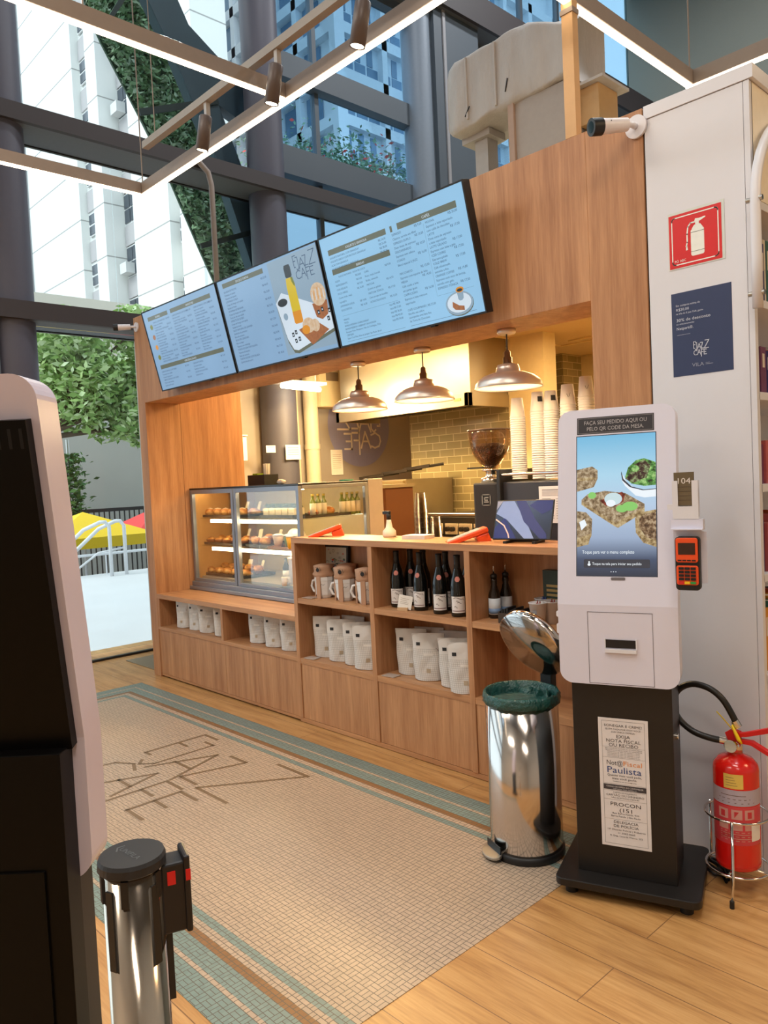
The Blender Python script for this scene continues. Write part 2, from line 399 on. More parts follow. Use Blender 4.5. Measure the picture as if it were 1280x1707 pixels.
# diagonal brace with dark glass and leaves behind it for its mirrored greenery
def slab_yz(mb, poly, x0, x1, mi=0):
    nn = len(poly); vs = [(x0, y, z) for y, z in poly]+[(x1, y, z) for y, z in poly]
    mb.add(vs, [tuple(range(nn)), tuple(range(2*nn-1, nn-1, -1))]+[(i, i+nn, (i+1) % nn+nn, (i+1) % nn) for i in range(nn)], mi)
m_ = MB(); slab_yz(m_, [(3.72, 6.75), (4.14, 6.75), (4.35, 6.35), (5.05, 5.90), (5.05, 5.48), (4.66, 5.62), (5.02, 4.78), (4.72, 4.78), (4.12, 6.05)], -7.42, -7.28)
slab_yz(m_, [(4.72, 4.7), (5.0, 4.7), (5.35, 3.9), (5.35, 3.2), (5.1, 3.6)], -7.42, -7.28)
struct('trim_6', m_, mat('brace_paint', (62, 78, 92), .55, var=.04))
GP = [(3.12, 6.55), (3.85, 6.75), (3.95, 6.42), (4.85, 4.75), (5.2, 4.4), (5.2, 3.1), (4.77, 3.1), (3.85, 5.05), (3.30, 5.97)]
m_ = MB(); slab_yz(m_, GP, -7.30, -7.285)
struct('window_20', m_, darkg)
m_ = MB(); slab_yz(m_, [(3.72, 5.30), (3.74, 5.24), (4.66, 5.62), (4.64, 5.68)], -7.285, -7.26); slab_yz(m_, [(4.33, 4.08), (4.35, 4.03), (5.1, 4.33), (5.08, 4.38)], -7.285, -7.26)
slab_yz(m_, [(3.35, 5.9), (3.37, 5.87), (3.75, 6.5), (3.7, 6.52)], -7.285, -7.26)
struct('trim_7', m_, mat('pane_joint', (38, 46, 46), .6))
def leaf_mat(name, cols, sc_=3, trans=.0):
    t = NT(name); P, x, y, z = t.pos(); oi = t.n('ShaderNodeNewGeometry')
    f = t.math('ADD', t.math('MULTIPLY', oi.outputs['Random Per Island'], .8), t.math('MULTIPLY', t.noise(P, sc_, 2), .25))
    c = t.ramp(f, [(i/(len(cols)-1)*.9+.05, srgb(*q)) for i, q in enumerate(cols)])
    t.bsdf(c, .55, spec=.25); return t.m
def leaves(mb, n, fn, size, mi=0):
    for _ in range(n):
        p = Vector(fn()); q = size*random.uniform(.6, 1.3)
        d = Vector((random.gauss(0, 1), random.gauss(0, 1), random.gauss(0, .6))).normalized(); e = d.orthogonal().normalized()*random.choice((-1, 1)); g = d.cross(e)
        a_ = random.uniform(0, 6.28); e2 = e*cos(a_)+g*sin(a_)
        mb.add([p-d*q, p+e2*q*.45, p+d*q, p-e2*q*.45], [(0, 1, 2, 3)], mi)
# leaf-covered slab added in place of the greenery reflected in the dark panes
def in_poly(y, z, P):
    c = False; j = len(P)-1
    for i in range(len(P)):
        if (P[i][1] > z) != (P[j][1] > z) and y < (P[j][0]-P[i][0])*(z-P[i][1])/(P[j][1]-P[i][1])+P[i][0]: c = not c
        j = i
    return c
def slope(y, z, off=0):
    s_ = 1.42+.05*(z-3.1); return (-7.29*s_+off, y*s_, (z-1.5)*s_+1.5)
gw = thing('reflected_green_panel', 'dark green leaf panel standing in for greenery mirrored in the slanting glass panes', 'reflection')
m_ = MB()
for i_ in range(12):
    za, zb2 = 3.1+i_*.305, 3.1+(i_+1)*.305
    def span(zq):
        ys_ = [y for y in [3.0+.01*k for k in range(230)] if in_poly(y, min(max(zq, 3.12), 6.73), GP)]; return (min(ys_), max(ys_)) if ys_ else None
    A_, B_ = span(za), span(zb2)
    if A_ and B_: m_.add([slope(A_[0], za), slope(A_[1], za), slope(B_[1], zb2), slope(B_[0], zb2)]+[slope(A_[0], za, -.04), slope(A_[1], za, -.04), slope(B_[1], zb2, -.04), slope(B_[0], zb2, -.04)], [(0, 1, 2, 3), (7, 6, 5, 4), (0, 4, 5, 1), (1, 5, 6, 2), (2, 6, 7, 3), (3, 7, 4, 0)])
m_.build('backing', mat('reflected_leaf_backing', (70, 88, 70), .9, nscale=6, var=.4), gw)
m_ = MB()
def vp():
    while True:
        y = random.uniform(3.1, 5.2); z = random.uniform(3.1, 6.8)
        if in_poly(y, z, GP): return slope(y, z, random.uniform(.02, .18))
leaves(m_, 8000, vp, .062)
o = m_.build('reflected_leaves', leaf_mat('reflected_leaf', [(96, 120, 96), (136, 166, 124), (178, 200, 158), (206, 208, 188), (150, 180, 136)], 2.5), gw); o['kind'] = 'stuff'
MB().box(-10.5, -10.4, 7.2, 7.35, -.02, 4.2).box(-10.5, -10.4, 6.6, 6.75, -.02, 4.2).build('support_post', BLACKM, gw)
# door jamb, glass door and threshold
m_ = MB(); m_.box(-7.2, -6.8, 1.98, 2.12, 0, 2.985)
struct('trim_8', m_, GREYSTEEL)
struct('door_1', MB().box(-7.0, -6.985, 2.2, 3.5, .02, 2.98), clear)
struct('trim_9', MB().box(-6.78, -6.74, -5, 3.5, 0, .02), BLACK)
struct('window_21', MB().box(-7.0, -6.985, -5, 2.0, .02, 2.98), clear)
# opaque wall of the kitchen along the facade
gw_ = mat('kitchen_grey_paint', (156, 148, 138), .7, var=.03)
struct('wall_left', MB().box(-7.22, -7.12, 3.5, 8.6, 0, 2.985), gw_)

struct('wall_kitchen_front', MB().box(-7.12, -5.88, 3.5, 3.56, 0, 2.8), gw_)
# ================================================================ OUTSIDE
pave = mat('terrace_stone', (214, 214, 214), .7, nscale=1.5, var=.05)
struct('terrace_ground', MB().box(-14.2, -7.2, -12, 16, -.2, -.02), pave)
struct('street_ground', MB().box(-120, -14.0, -40, 110, -3.2, -3.0), mat('asphalt', (120, 120, 122), .8, nscale=3))
struct('terrain', MB().box(-120, 60, -80, 140, -3.6, -3.3), mat('far_ground', (110, 112, 108), .9))
# tall pale concrete building
conc = NT('pale_concrete'); P, x, y, z = conc.pos()
zz = conc.math('FRACT', conc.math('DIVIDE', z, 3.05)); ln = conc.math('LESS_THAN', zz, .025)
cc = conc.mix(conc.noise(P, .15, 4), srgb(226, 226, 222), srgb(246, 246, 242)); cc = conc.mix(ln, cc, srgb(170, 170, 166)); conc.bsdf(cc, .8)
pinkc = mat('grey_spandrel', (188, 184, 184), .8, nscale=1); wing = mat('tower_window_glass', (70, 78, 88), .15, var=.3, nscale=.3); wfr = mat('tower_window_frame', (226, 226, 224), .6)
bA = thing('apartment_tower', 'tall pale concrete tower with horizontal joints and stacked windows', 'building', (-46, 20, -3))
m_ = MB()
def BX(mb, x0, x1, y0, y1, z0, z1, mi=0, o=(-46, 20, -3)): mb.box(x0-o[0], x1-o[0], y0-o[1], y1-o[1], z0-o[2], z1-o[2], mi)
BX(m_, -75, -47.4, 20, 30, -3, 48); BX(m_, -47.4, -45.2, 20.5, 29, -3, 48); BX(m_, -45.2, -43.8, 19.9, 28, -3, 48)
BX(m_, -43.8, -40.4, 21.2, 26, -3, 48); BX(m_, -40.4, -36.4, 20, 24, -3, 46); BX(m_, -36.4, -35.3, 20.6, 23, -3, 46); BX(m_, -35.3, -33.3, 20, 22, -3, 46)
m_.build('wall', conc.m, bA)
m_ = MB(); BX(m_, -56.2, -55.9, 19.85, 20, -3, 48); m_.build('drain_pipe', mat('pipe_grey', (150, 150, 152), .6), bA)
for k in range(14):
    zb = 2.0+k*3.05
    m_ = MB(); BX(m_, -47.3, -45.3, 20.42, 20.5, zb-1.5, zb-.25); m_.build('spandrel', pinkc, bA)
    for (xa, xb, yy, hh) in ((-47.1, -45.5, 20.46, 1.35), (-36.25, -35.4, 20.56, 1.35)):
        f = MB(); BX(f, xa, xb, yy-.08, yy, zb, zb+hh)
        fo = f.build('window', wfr, bA)
        g = MB(); BX(g, xa+.1, xb-.1, yy-.12, yy-.07, zb+.08, zb+.58); BX(g, xa+.1, xb-.1, yy-.12, yy-.07, zb+.72, zb+hh-.08); g.build('pane', wing, fo)
    f = MB(); BX(f, -43.7, -40.6, 21.1, 21.2, zb-.1, zb+1.7)
    fo = f.build('window', wfr, bA); g = MB()
    for q in range(4):
        BX(g, -43.6+q*.76, -42.95+q*.76, 21.04, 21.11, zb, zb+.75); BX(g, -43.6+q*.76, -42.95+q*.76, 21.04, 21.11, zb+.85, zb+1.6)
    g.build('pane', wing, fo)
    m_ = MB(); BX(m_, -43.7, -40.6, 21.05, 21.2, zb-1.3, zb-.15); m_.build('spandrel', pinkc, bA)
for k in (4, 7):
    m_ = MB(); BX(m_, -43.5, -42.7, 20.5, 21.04, 2+k*3.05, 2.6+k*3.05); m_.build('air_conditioner', wfr, bA, label='boxy window air conditioner')
# second tower seen through the blue glass
gridw = mat('grid_tower_wall', (236, 240, 244), .7, nscale=.5)
bB = thing('office_tower', 'white gridded tower with flower boxes seen through the blue glass', 'building', (-40, 35, -3))
OB = (-40, 35, -3); m_ = MB(); BX(m_, -62, -40.6, 35.6, 70, -3, 62, 0, OB); BX(m_, -40.6, -40, 35.0, 35.9, -3, 62, 0, OB)
for k in range(20):
    zb = 1+k*3.1
    BX(m_, -40.6, -40, 35.9, 64, zb, zb+.75, 0, OB); BX(m_, -62, -40.6, 35.0, 35.6, zb, zb+.75, 0, OB)
for j in range(8): BX(m_, -40.6, -40.0, 39.4+j*3.6, 39.9+j*3.6, -3, 62, 0, OB); BX(m_, -44.6-j*2.6, -44.1-j*2.6, 35, 35.6, -3, 62, 0, OB)
m_.build('wall', gridw, bB)
bw = mat('office_glass', (112, 140, 166), .12, var=.35, nscale=.4)
g = MB(); fr = MB()
for k in range(4, 15):
    zb = 1.75+k*3.1
    for j in range(5):
        y0 = 35.9+j*3.6
        for q in range(3):
            BX(g, -40.55, -40.45, y0+q*1.17+.08, y0+q*1.17+1.05, zb+.05, zb+.95, 0, OB); BX(g, -40.55, -40.45, y0+q*1.17+.08, y0+q*1.17+.60, zb+1.05, zb+2.25, 0, OB)
            BX(fr, -40.58, -40.5, y0+q*1.17, y0+q*1.17+1.17, zb, zb+2.35, 0, OB)
    for j in range(7):
        x0 = -42.0-j*2.6
        BX(g, x0-1.9, x0-.2, 35.45, 35.55, zb+.1, zb+2.2, 0, OB)
fo = fr.build('window', mat('office_frame', (216, 226, 234), .6), bB); g.build('pane', bw, fo)
# planted balcony in front of it
SHR = (-16.2, 14.8, 9.7)
tag(MB().box(-18.5, -15.4, 11.2, 19.5, -3, 8.9).build('annex_block', gridw), 'white annex block carrying the planted terrace with red flowers', 'building')
pl = thing('flower_shrub', 'leafy balcony shrub with small red flowers behind blue glass', 'shrub', SHR)
m_ = MB()
def shp():
    return (random.gauss(0, .5), random.gauss(-.2, 1.5), max(-.8, random.gauss(0, .5)-.15))
leaves(m_, 8000, shp, .075); m_.build('foliage', leaf_mat('shrub_leaf', [(84, 110, 86), (120, 150, 120), (160, 188, 156)], 2), pl)['kind'] = 'stuff'
MB().box(-.7, .8, -3.4, 4.4, -.8, -.45).build('planter', mat('planter_grey', (150, 156, 160), .7), pl)
m_ = MB(); leaves(m_, 190, lambda: (random.gauss(.4, .4), random.gauss(0, 1.5), random.gauss(.25, .4)), .075); m_.build('blossom', mat('red_petal', (214, 74, 70), .6), pl)['kind'] = 'stuff'
# shaded building and trees at street level
bC = thing('low_house', 'pale stucco house with dark windows behind the street tree', 'building', (-30, 14, -3))
OC = (-30, 14, -3)
m_ = MB(); BX(m_, -40, -29.5, 8.5, 18.5, -3, 9, 0, OC); m_.build('wall', mat('stucco', (206, 196, 180), .8, nscale=1), bC)
for (y0, z0) in ((11.9, 5.4), (14.0, 5.4), (11.9, 2.5), (14.0, 2.6), (16.5, 5.4), (16.5, 2.5)):
    m_ = MB(); BX(m_, -29.5, -29.42, y0, y0+.8, z0, z0+1.2, 0, OC); m_.build('window', wing, bC)
m_ = MB(); BX(m_, -29.5, -29.0, 8.5, 20, 2.0, 2.5, 0, OC); m_.build('ledge', mat('dark_ledge', (96, 94, 92), .8), bC)
tag(MB().box(-23.2, -23, 7, 14, -3, 3.7).build('garden_wall', mat('beige_wall', (186, 182, 172), .8, nscale=1)), 'plain beige garden wall across the street', 'wall')
fn_ = thing('iron_fence', 'dark iron fence standing in front of the beige wall', 'fence', (-21.5, 8, -3))
m_ = MB(); m_.box(-.03, .03, 0, 7, 3.95, 4.05); m_.box(-.03, .03, 0, 7, .4, .48); m_.build('rail', BLACKM, fn_)
m_ = MB()
for k in range(47): m_.box(-.015, .015, k*.15, k*.15+.03, 0, 4)
m_.build('fence_bars', BLACKM, fn_)
lm = leaf_mat('tree_leaf', [(104, 140, 76), (150, 186, 104), (190, 214, 142), (220, 234, 190)], 1.5)
lm2 = leaf_mat('tree_leaf_dark', [(44, 74, 40), (76, 112, 58), (110, 146, 78)], 1.5)
bark = mat('bark', (92, 78, 62), .9, nscale=40, var=.3)
def tree(loc, blobs, n_, size, label, m_l, trunk=True, limb=0):
    t = thing('street_tree', label, 'tree', loc, group=None)
    tot = sum(b[3]*b[4]*b[5] for b in blobs); m_ = MB()
    for (cx, cy, cz, rx, ry, rz) in blobs:
        def f():
            v = Vector((random.gauss(0, 1), random.gauss(0, 1), random.gauss(0, 1))).normalized()*random.uniform(.35, 1)**.6
            return (cx+v.x*rx, cy+v.y*ry, cz+v.z*rz)
        leaves(m_, int(n_*rx*ry*rz/tot), f, size)
    m_.build('foliage', m_l, t)['kind'] = 'stuff'
    if trunk:
        m_ = MB(); m_.tube([(0, -2.3, 0), (.1, -2.2, 2.4), (-.05, -2.0, 4.4), (0, -1.6, 5.8), (0, -.6, 6.8)], [.16, .13, .11, .08, .05])
        for (cx, cy, cz, *_) in blobs: m_.tube([(0, -1.7, 5.6), (cx*.5, cy*.5-.8, (cz+5.6)/2+.2), (cx, cy, cz)], [.06, .04, .015])
        m_.build('trunk', bark, t)
tree((-15.5, 7.1, -3), [(0, -.7, 6.9, 1.0, .9, .7), (.2, .5, 6.2, 1.0, .8, .8), (0, 1.1, 5.6, .9, .5, .65), (0, -.2, 6.0, .8, .5, .5), (0, .9, 7.0, 1, .9, .8), (0, -.9, 6.6, .9, .7, .9), (.1, -1.1, 7.6, .9, .8, .6), (.2, 1.9, 7.9, .9, .9, .5), (.1, .4, 7.9, .8, .7, .5)], 11000, .10, 'light green leafy street tree spreading outside the glass door', lm)
tree((-19.5, 13.2, -3), [(0, 0, 9.4, 1.0, 1.3, .9), (0, 1.3, 10.1, .8, .8, .7), (0, -1.3, 8.8, .9, .9, .6)], 5000, .12, 'pale green tree crown rising above the menu screens', lm)
cy = thing('cypress_shrub', 'narrow dark climber on the lamp post outside', 'shrub', (-21.4, 8.25, -3))
m_ = MB(); leaves(m_, 1500, lambda: (random.gauss(0, .18), random.gauss(0, .18), random.uniform(3.1, 5.6)), .09); m_.build('foliage', lm2, cy)['kind'] = 'stuff'
MB().rod((0, 0, 0), (0, 0, 6), .05).build('post', STEEL, cy)
def parasol(loc, w_, rgb, label):
    t = thing('market_umbrella', label, 'umbrella', loc); cm = mat(label[:6]+'_canvas', rgb, .7)
    m_ = MB(); k = 4; H = 2.9
    vs = [(0, 0, H+.55)]+[(w_*sx, w_*sy, H) for sx, sy in ((-1, -1), (1, -1), (1, 1), (-1, 1))]+[(w_*sx, w_*sy, H-.24) for sx, sy in ((-1, -1), (1, -1), (1, 1), (-1, 1))]
    m_.add(vs, [(0, 1, 2), (0, 2, 3), (0, 3, 4), (0, 4, 1), (1, 5, 6, 2), (2, 6, 7, 3), (3, 7, 8, 4), (4, 8, 5, 1)])
    o = m_.build('canopy', cm, t); s_ = o.modifiers.new('t', 'SOLIDIFY'); s_.thickness = .01
    MB().rod((0, 0, 0), (0, 0, H+.5), .025).build('pole', WHITE, t)
parasol((-18.0, 7.2, -2.38), 1.2, (246, 204, 26), 'yellow square market umbrella in the street outside the door')
parasol((-18.4, 9.25, -2.38), 1.0, (226, 66, 62), 'red market umbrella partly hidden by the wooden front')
# white rails by the terrace edge
rl = thing('stair_railing', 'white double handrail descending from the terrace edge', 'railing', (-13.6, 5.9, -.02))
wr = mat('white_rail_paint', (228, 228, 230), .4)
for dy in (0, .28):
    MB().tube([(0, dy, .0), (0, dy, .9), (-.02, dy-.06, .99), (-.05, dy-.14, .99), (-.3, dy-.35, .86), (-1.2, dy-1.2, -.2)], .035).build('handrail', wr, rl)
MB().tube([(0, .28, .5), (-.3, -.1, .42), (-1.2, -.95, -.45)], .02).build('lower_rail', wr, rl)
er = thing('terrace_railing', 'low white metal railing along the far terrace edge', 'railing', (-14.05, 0, -.02))
m_ = MB()
for z in (.38,): m_.rod((0, -6, z), (0, 12, z), .025, n=8)
m_.build('rail', wr, er)
m_ = MB()
for k in range(19): m_.rod((0, -6+k, 0), (0, -6+k, .38), .015, n=6)
m_.build('posts', wr, er)
# ================================================================ CAFE FRONT
cf = thing('cafe_front', 'oak veneer portal framing the cafe counter and carrying the menu screens', 'cafe front')
MB().box(-5.75, -1.735, 2.85, 3.15, 2.195, 2.881).build('header', WOODV, cf, bevel=.002)
MB().box(-5.87, -5.75, 2.85, 3.15, 0, 2.881).build('side_panel', WOODV, cf, bevel=.002)
tag(MB().box(-5.87, -5.75, 3.152, 3.74, 0, 2.79).build('oak_side_panel', WOODV, bevel=.002), 'oak panel closing the counter side next to the glass door', 'panel')
MB().box(-1.735, -1.484, 2.85, 3.15, 0, 2.881).build('side_panel', WOODV, cf, bevel=.002)
MB().box(-1.484, -1.478, 2.86, 3.0, 0, 2.875).build('shadow_gap', BLACK, cf)

# ---- low counter with the pastry case on top
lc = thing('low_counter', 'long low oak counter with open bag shelf under the pastry case', 'counter', (0, 0, 0))
MB().box(-5.75, -3.905, 2.85, 3.85, .635, .67).build('worktop', WOODH, lc, bevel=.0015)
m_ = MB(); m_.box(-5.75, -3.905, 2.85, 3.13, .385, .41); m_.build('shelf', WOODH, lc, bevel=.001)
MB().box(-5.75, -3.905, 3.13, 3.15, .03, .635).build('back_panel', WOODV, lc)
for x0 in (-5.75, -4.80): MB().box(x0, x0+.03, 2.852, 3.13, .41, .635).build('divider', WOODV, lc, bevel=.001)
for x0, x1 in ((-5.75, -4.765), (-4.762, -3.908)): MB().box(x0, x1, 2.856, 2.875, .032, .385).build('door', WOODV, lc, bevel=.001)
MB().box(-5.75, -3.905, 2.858, 2.88, 0.012, .03).build('plinth', WOODH, lc)
# ---- tall counter
tc = thing('tall_counter', 'oak counter with open cubby shelves holding wine, mugs and coffee bags', 'counter', (0, 0, 0))
MB().box(-3.905, -1.735, 2.85, 3.15, 1.13, 1.165).build('worktop', WOODH, tc, bevel=.0015)
MB().box(-3.905, -1.735, 3.12, 3.148, .03, 1.13).build('back_panel', WOODV, tc)
for x0 in (-3.905, -3.197, -2.488, -1.775): MB().box(x0, x0+.035, 2.85, 3.12, .03, 1.13).build('divider', WOODV, tc, bevel=.001)
for x0 in (-3.87, -3.162, -2.453):
    MB().box(x0, x0+.673, 2.852, 3.12, .755, .787).build('shelf', WOODH, tc, bevel=.001)
    MB().box(x0, x0+.673, 2.852, 3.12, .376, .41).build('shelf', WOODH, tc, bevel=.001)
    MB().box(x0+.002, x0+.671, 2.856, 2.874, .032, .375).build('door', WOODV, tc, bevel=.001)
MB().box(-3.905, -1.735, 2.856, 2.88, .004, .03).build('plinth', WOODH, tc)

# ---- white bookcase at the end
bc = thing('bookcase', 'tall white bookcase with signs on its side panel and shelves of books', 'bookcase', (0, 0, 0))
MB().box(-1.476, -1.107, 2.85, 2.87, 0, 2.83).build('side_panel', WHITE, bc, bevel=.001)
MB().box(-1.476, -1.07, 2.845, 5.0, 2.832, 2.881).build('top_board', WHITE, bc, bevel=.001)
MB().box(-1.476, -1.46, 2.87, 5.0, 0, 2.83).build('back_panel', WHITE, bc)
for z in (0.04, .70, 1.065, 1.39, 1.72, 2.05, 2.40): MB().box(-1.455, -1.085, 2.87, 5.0, z, z+.028).build('shelf', WHITE, bc, bevel=.001)
MB().box(-1.12, -1.085, 2.87, 5.0, 2.43, 2.83).build('sign_board', mat('sign_board_white', (240, 230, 210), .5), bc)
MB().box(-1.105, -1.085, 2.85, 2.875, 0, 2.83).build('front_edge', WHITE, bc)
o = Art(); o.ring(0, .07, 0, .09, .006, 0, r=.034); o = o.build('lettering', INK, bc); o.location = (-1.083, 3.02, 2.565); o.rotation_euler.z = pi/2
al = thing('arched_rail', 'white arched tube fixed to the front of the bookcase', 'rail', (0, 0, 0))
pts = [(-1.055, 2.80, 2.03), (-1.055, 2.80, 2.2), (-1.055, 2.80, 2.38)]+[(-1.055, 2.80+.55*(1-cos(RD(q))), 2.38+.42*sin(RD(q))) for q in range(10, 95, 8)]
MB().tube(pts, .018, n=10).build('tube', WHITE, al)
for z in (2.08, 2.40): MB().rod((-1.085, 2.80, z), (-1.03, 2.80, z), .009).build('bracket', STEEL, al)
# books on the shelves
bk = 0
shelfz = [(1.75, 1.93), (1.418, 1.58), (1.093, 1.3), (.728, 1.0), (2.078, 2.38)]
bcols = [((70, 66, 62), 'dark grey'), ((178, 88, 88), 'dusty red'), ((150, 60, 60), 'brick red'), ((30, 20, 90), 'deep blue'), ((200, 190, 170), 'cream'), ((44, 96, 90), 'teal'), ((205, 140, 40), 'ochre'), ((60, 60, 96), 'slate'), ((196, 84, 40), 'orange'), ((110, 60, 90), 'plum')]
snm = {2.078: 'top', 1.75: 'second', 1.418: 'third', 1.093: 'fourth', .728: 'fifth'}
def book(x, y, z, d, w_, h, ci, lab, grp):
    t = thing('book', lab, 'book', (x, y, z), 0, grp)
    m_ = MB(); m_.box(-d, 0, 0, .003, 0, h); m_.box(-d, 0, w_-.003, w_, 0, h); m_.box(-.003, 0, .003, w_-.003, 0, h); m_.build('cover', mat('book_cover_%d' % ci, bcols[ci][0], .45), t, bevel=.001)
    MB().box(-d+.004, -.003, .003, w_-.003, .004, h-.004).build('pages', PAPER, t)
    m_ = MB(); m_.box(0, .0006, w_*.3, w_*.7, h*.55, h*.85); m_.build('spine_label', mat('spine_label', (215, 205, 190), .6), t)
R2 = random.Random(3); used = set()
for z, zt in shelfz:
    y = 2.89; k = 0
    while y < 3.32:
        w_ = R2.uniform(.022, .04) if z > 2 else R2.uniform(.03, .07); h = (zt-z)*R2.uniform(.82, 1.0); ci = R2.randrange(10)
        if z > 2: ci = [0, 1, 2, 3, 4, 5, 6, 7, 8, 9][k % 10]; h = .24 if ci != 3 else .22
        lab = '%s book %s on the %s shelf of the bookcase' % (bcols[ci][1], ['', 'next to the panel'][k == 0], snm[z]); lab = ' '.join(lab.split())
        kk = 0
        while lab in used:
            kk += 1; lab = '%s %s book further along the %s bookcase shelf' % (['slim', 'thick', 'tall', 'short', 'plain', 'worn'][kk-1 if kk < 6 else 5], bcols[ci][1], snm[z])
            if kk > 6: break
        used.add(lab)
        book(-1.10-R2.uniform(0, .02), y, z, .16, w_, h, ci, lab, 'books on the %s shelf' % snm[z]); y += w_+.004; k += 1

# ---- signs on the side panel
s1 = thing('extinguisher_sign', 'red square fire extinguisher sign on the white side panel', 'sign', (-1.393, 2.848, 2.237))
a = Art(); W, H = .212, .212
a.rect(0, W, 0, H, 0, 0); a.rect(.004, W-.010, .004, H-.010, 1, 1); a.ring(.016, W-.022, .016, H-.022, .004, 2, 2, r=.012)
a.prism([(0, 0), (W, 0), (W, H), (0, H)], .0004, .0019, 0)
a.poly(rrect(.088, .138, .036, .134, .008), 2, 2); a.poly([(.092, .134), (.134, .134), (.126, .146), (.118, .150), (.108, .150), (.100, .146)], 2, 2)
a.rect(.106, .120, .150, .158, 2, 2); a.poly([(.102, .158), (.124, .158), (.144, .166), (.144, .170), (.120, .168), (.106, .170)], 2, 2)
a.line([(.104, .158), (.088, .158), (.078, .146), (.074, .12), (.074, .09), (.070, .076)], .005, 2, 2); a.poly([(.068, .062), (.076, .062), (.074, .078), (.070, .078)], 2, 2)
a.line([(.088, .052), (.138, .052)], .0012, 3, 3); a.line([(.088, .122), (.138, .122)], .0012, 3, 3)
a.text('PÓ ABC', .024, .024, .0125, 2, 'l', 3, width=.044)
a.build('sign_panel', [mat('sign_edge', (214, 220, 214), .4), RED, mat('sign_white', (238, 240, 232), .5), INK], s1)
s2 = thing('discount_poster', 'navy blue discount poster with white lettering below the red sign', 'poster', (-1.389, 2.849, 1.836))
a = Art(); W, H = .226, .313; a.rect(0, W, 0, H, 0, 0); a.prism([(0, 0), (W, 0), (W, H), (0, H)], .0004, .001, 0)
a.text('Em compras acima de', .018, .262, .0105, 1); a.text('R$30,00', .018, .245, .014, 1, width=.05); a.text('na Vila do E Jazz Café, ganhe', .018, .232, .009, 1)
a.text('30% de desconto', .018, .205, .016, 1, width=.13); a.text('no estacionamento', .018, .193, .009, 1); a.text('Netpark®.', .018, .174, .015, 1); a.line([(.02, .155), (.07, .155)], .0008, 1, 2)
logo(a, .082, .072, .058, .0028, 1, 2, sz=.062); a.text('VILA', .074, .030, .019, 2, 'l', 2, width=.045); a.line([(.126, .034), (.152, .034)], .002, 2, 2); a.line([(.126, .039), (.140, .039)], .0015, 2, 2)
a.build('poster_sheet', [mat('navy_print', (44, 56, 92), .5), mat('poster_white', (205, 210, 222), .6), mat('poster_grey', (150, 156, 172), .6)], s2)

# ================================================================ MENU SCREENS
def disp(name, rgb, s=1.0, pat=None):
    if name in MATS: return MATS[name]
    t = NT(name); P, x, y, z = t.obj()
    c = srgb(*rgb); col = t.mix(t.noise(P, 2.2, 3), tuple(v*.86 for v in c), tuple(min(1, v*1.12) for v in c))
    if pat: col = t.mix(t.noise(P, pat[1], 4), srgb(*pat[0]), c)
    t.bsdf((.015, .015, .02), .12, spec=.5, emit=col, es=s); MATS[name] = t.m; return t.m
SB = disp('screen_blue', (150, 190, 228), .72); SB3 = disp('screen_blue_bright', (152, 204, 240), .85)
STX = disp('screen_text', (58, 84, 116), .8); SOL = disp('screen_olive', (104, 108, 88), .8); SWT = disp('screen_white', (214, 228, 240), .9)
SPAL = [SB, STX, SOL, SWT, disp('screen_yellow', (226, 196, 20), .8), disp('screen_brown', (120, 66, 36), .9, ((196, 120, 60), 60)), disp('screen_dark', (38, 44, 48), .8), disp('screen_cream', (232, 220, 198), .9, ((196, 140, 70), 45)), disp('screen_greyblue', (150, 176, 196), .8), disp('screen_green', (150, 160, 30), .8, ((90, 90, 20), 90)), disp('screen_amber', (226, 146, 20), .85)]
SW, SH, TILT = 1.0159, .577, .23297
RS = random.Random(11)
WORDS = 'crepe de frango com queijo|suco natural de laranja|torta do dia com salada|sanduíche de presunto|omelete de queijo|pão na chapa|salada de frutas|tapioca com manteiga|croissant simples|bolo de cenoura|quiche de alho poró|misto quente|iogurte com granola|vitamina de banana|limonada suíça'.split('|')
def lines(a, x0, x1, z, dz, n, size, price=True, head_every=3):
    for k in range(n):
        s_ = RS.choice(WORDS); s_ = s_.upper() if head_every and k % head_every == 0 else s_.capitalize()
        a.text(s_, x0, z-k*dz, size, 1)
        if price and k % 2 == 0: a.text('R$ %d,%s' % (RS.randint(9, 46), RS.choice(('00', '50', '90'))), x1, z-k*dz, size, 1, 'r')
def header(a, x0, x1, z, t, size=.017, h=.028, ws=None):
    a.rect(x0, x1, z, z+h, 2, 1); a.text(t, (x0+x1)/2, z+.007, size, 3, 'c', 2)
def screen(idx, label, base, fill):
    x0 = -5.27787+idx*(SW+.0126)
    t = thing('menu_screen', label, 'screen', (x0, 2.76, 2.2255), 0, 'menu screens on the oak header'); t.rotation_euler.x = TILT
    m_ = MB(); m_.box(0, SW, .002, .045, 0, SH); m_.box(0, SW, -.004, .002, 0, .009); m_.box(0, SW, -.004, .002, SH-.008, SH); m_.box(0, .008, -.004, .002, .009, SH-.008); m_.box(SW-.008, SW, -.004, .002, .009, SH-.008)
    m_.box(.35, .65, .045, .085, .15, .3); m_.box(.47, .53, .08, .19, .15, .19); m_.box(.66, .69, .005, .03, -.006, 0); m_.build('housing', BLACK, t, bevel=.001)
    a = Art(); a.lay = .0004; a.rect(.008, SW-.008, .009, SH-.008, 0, -1.5); fill(a)
    pal = list(SPAL); pal[0] = base; a.build('display', pal, t)
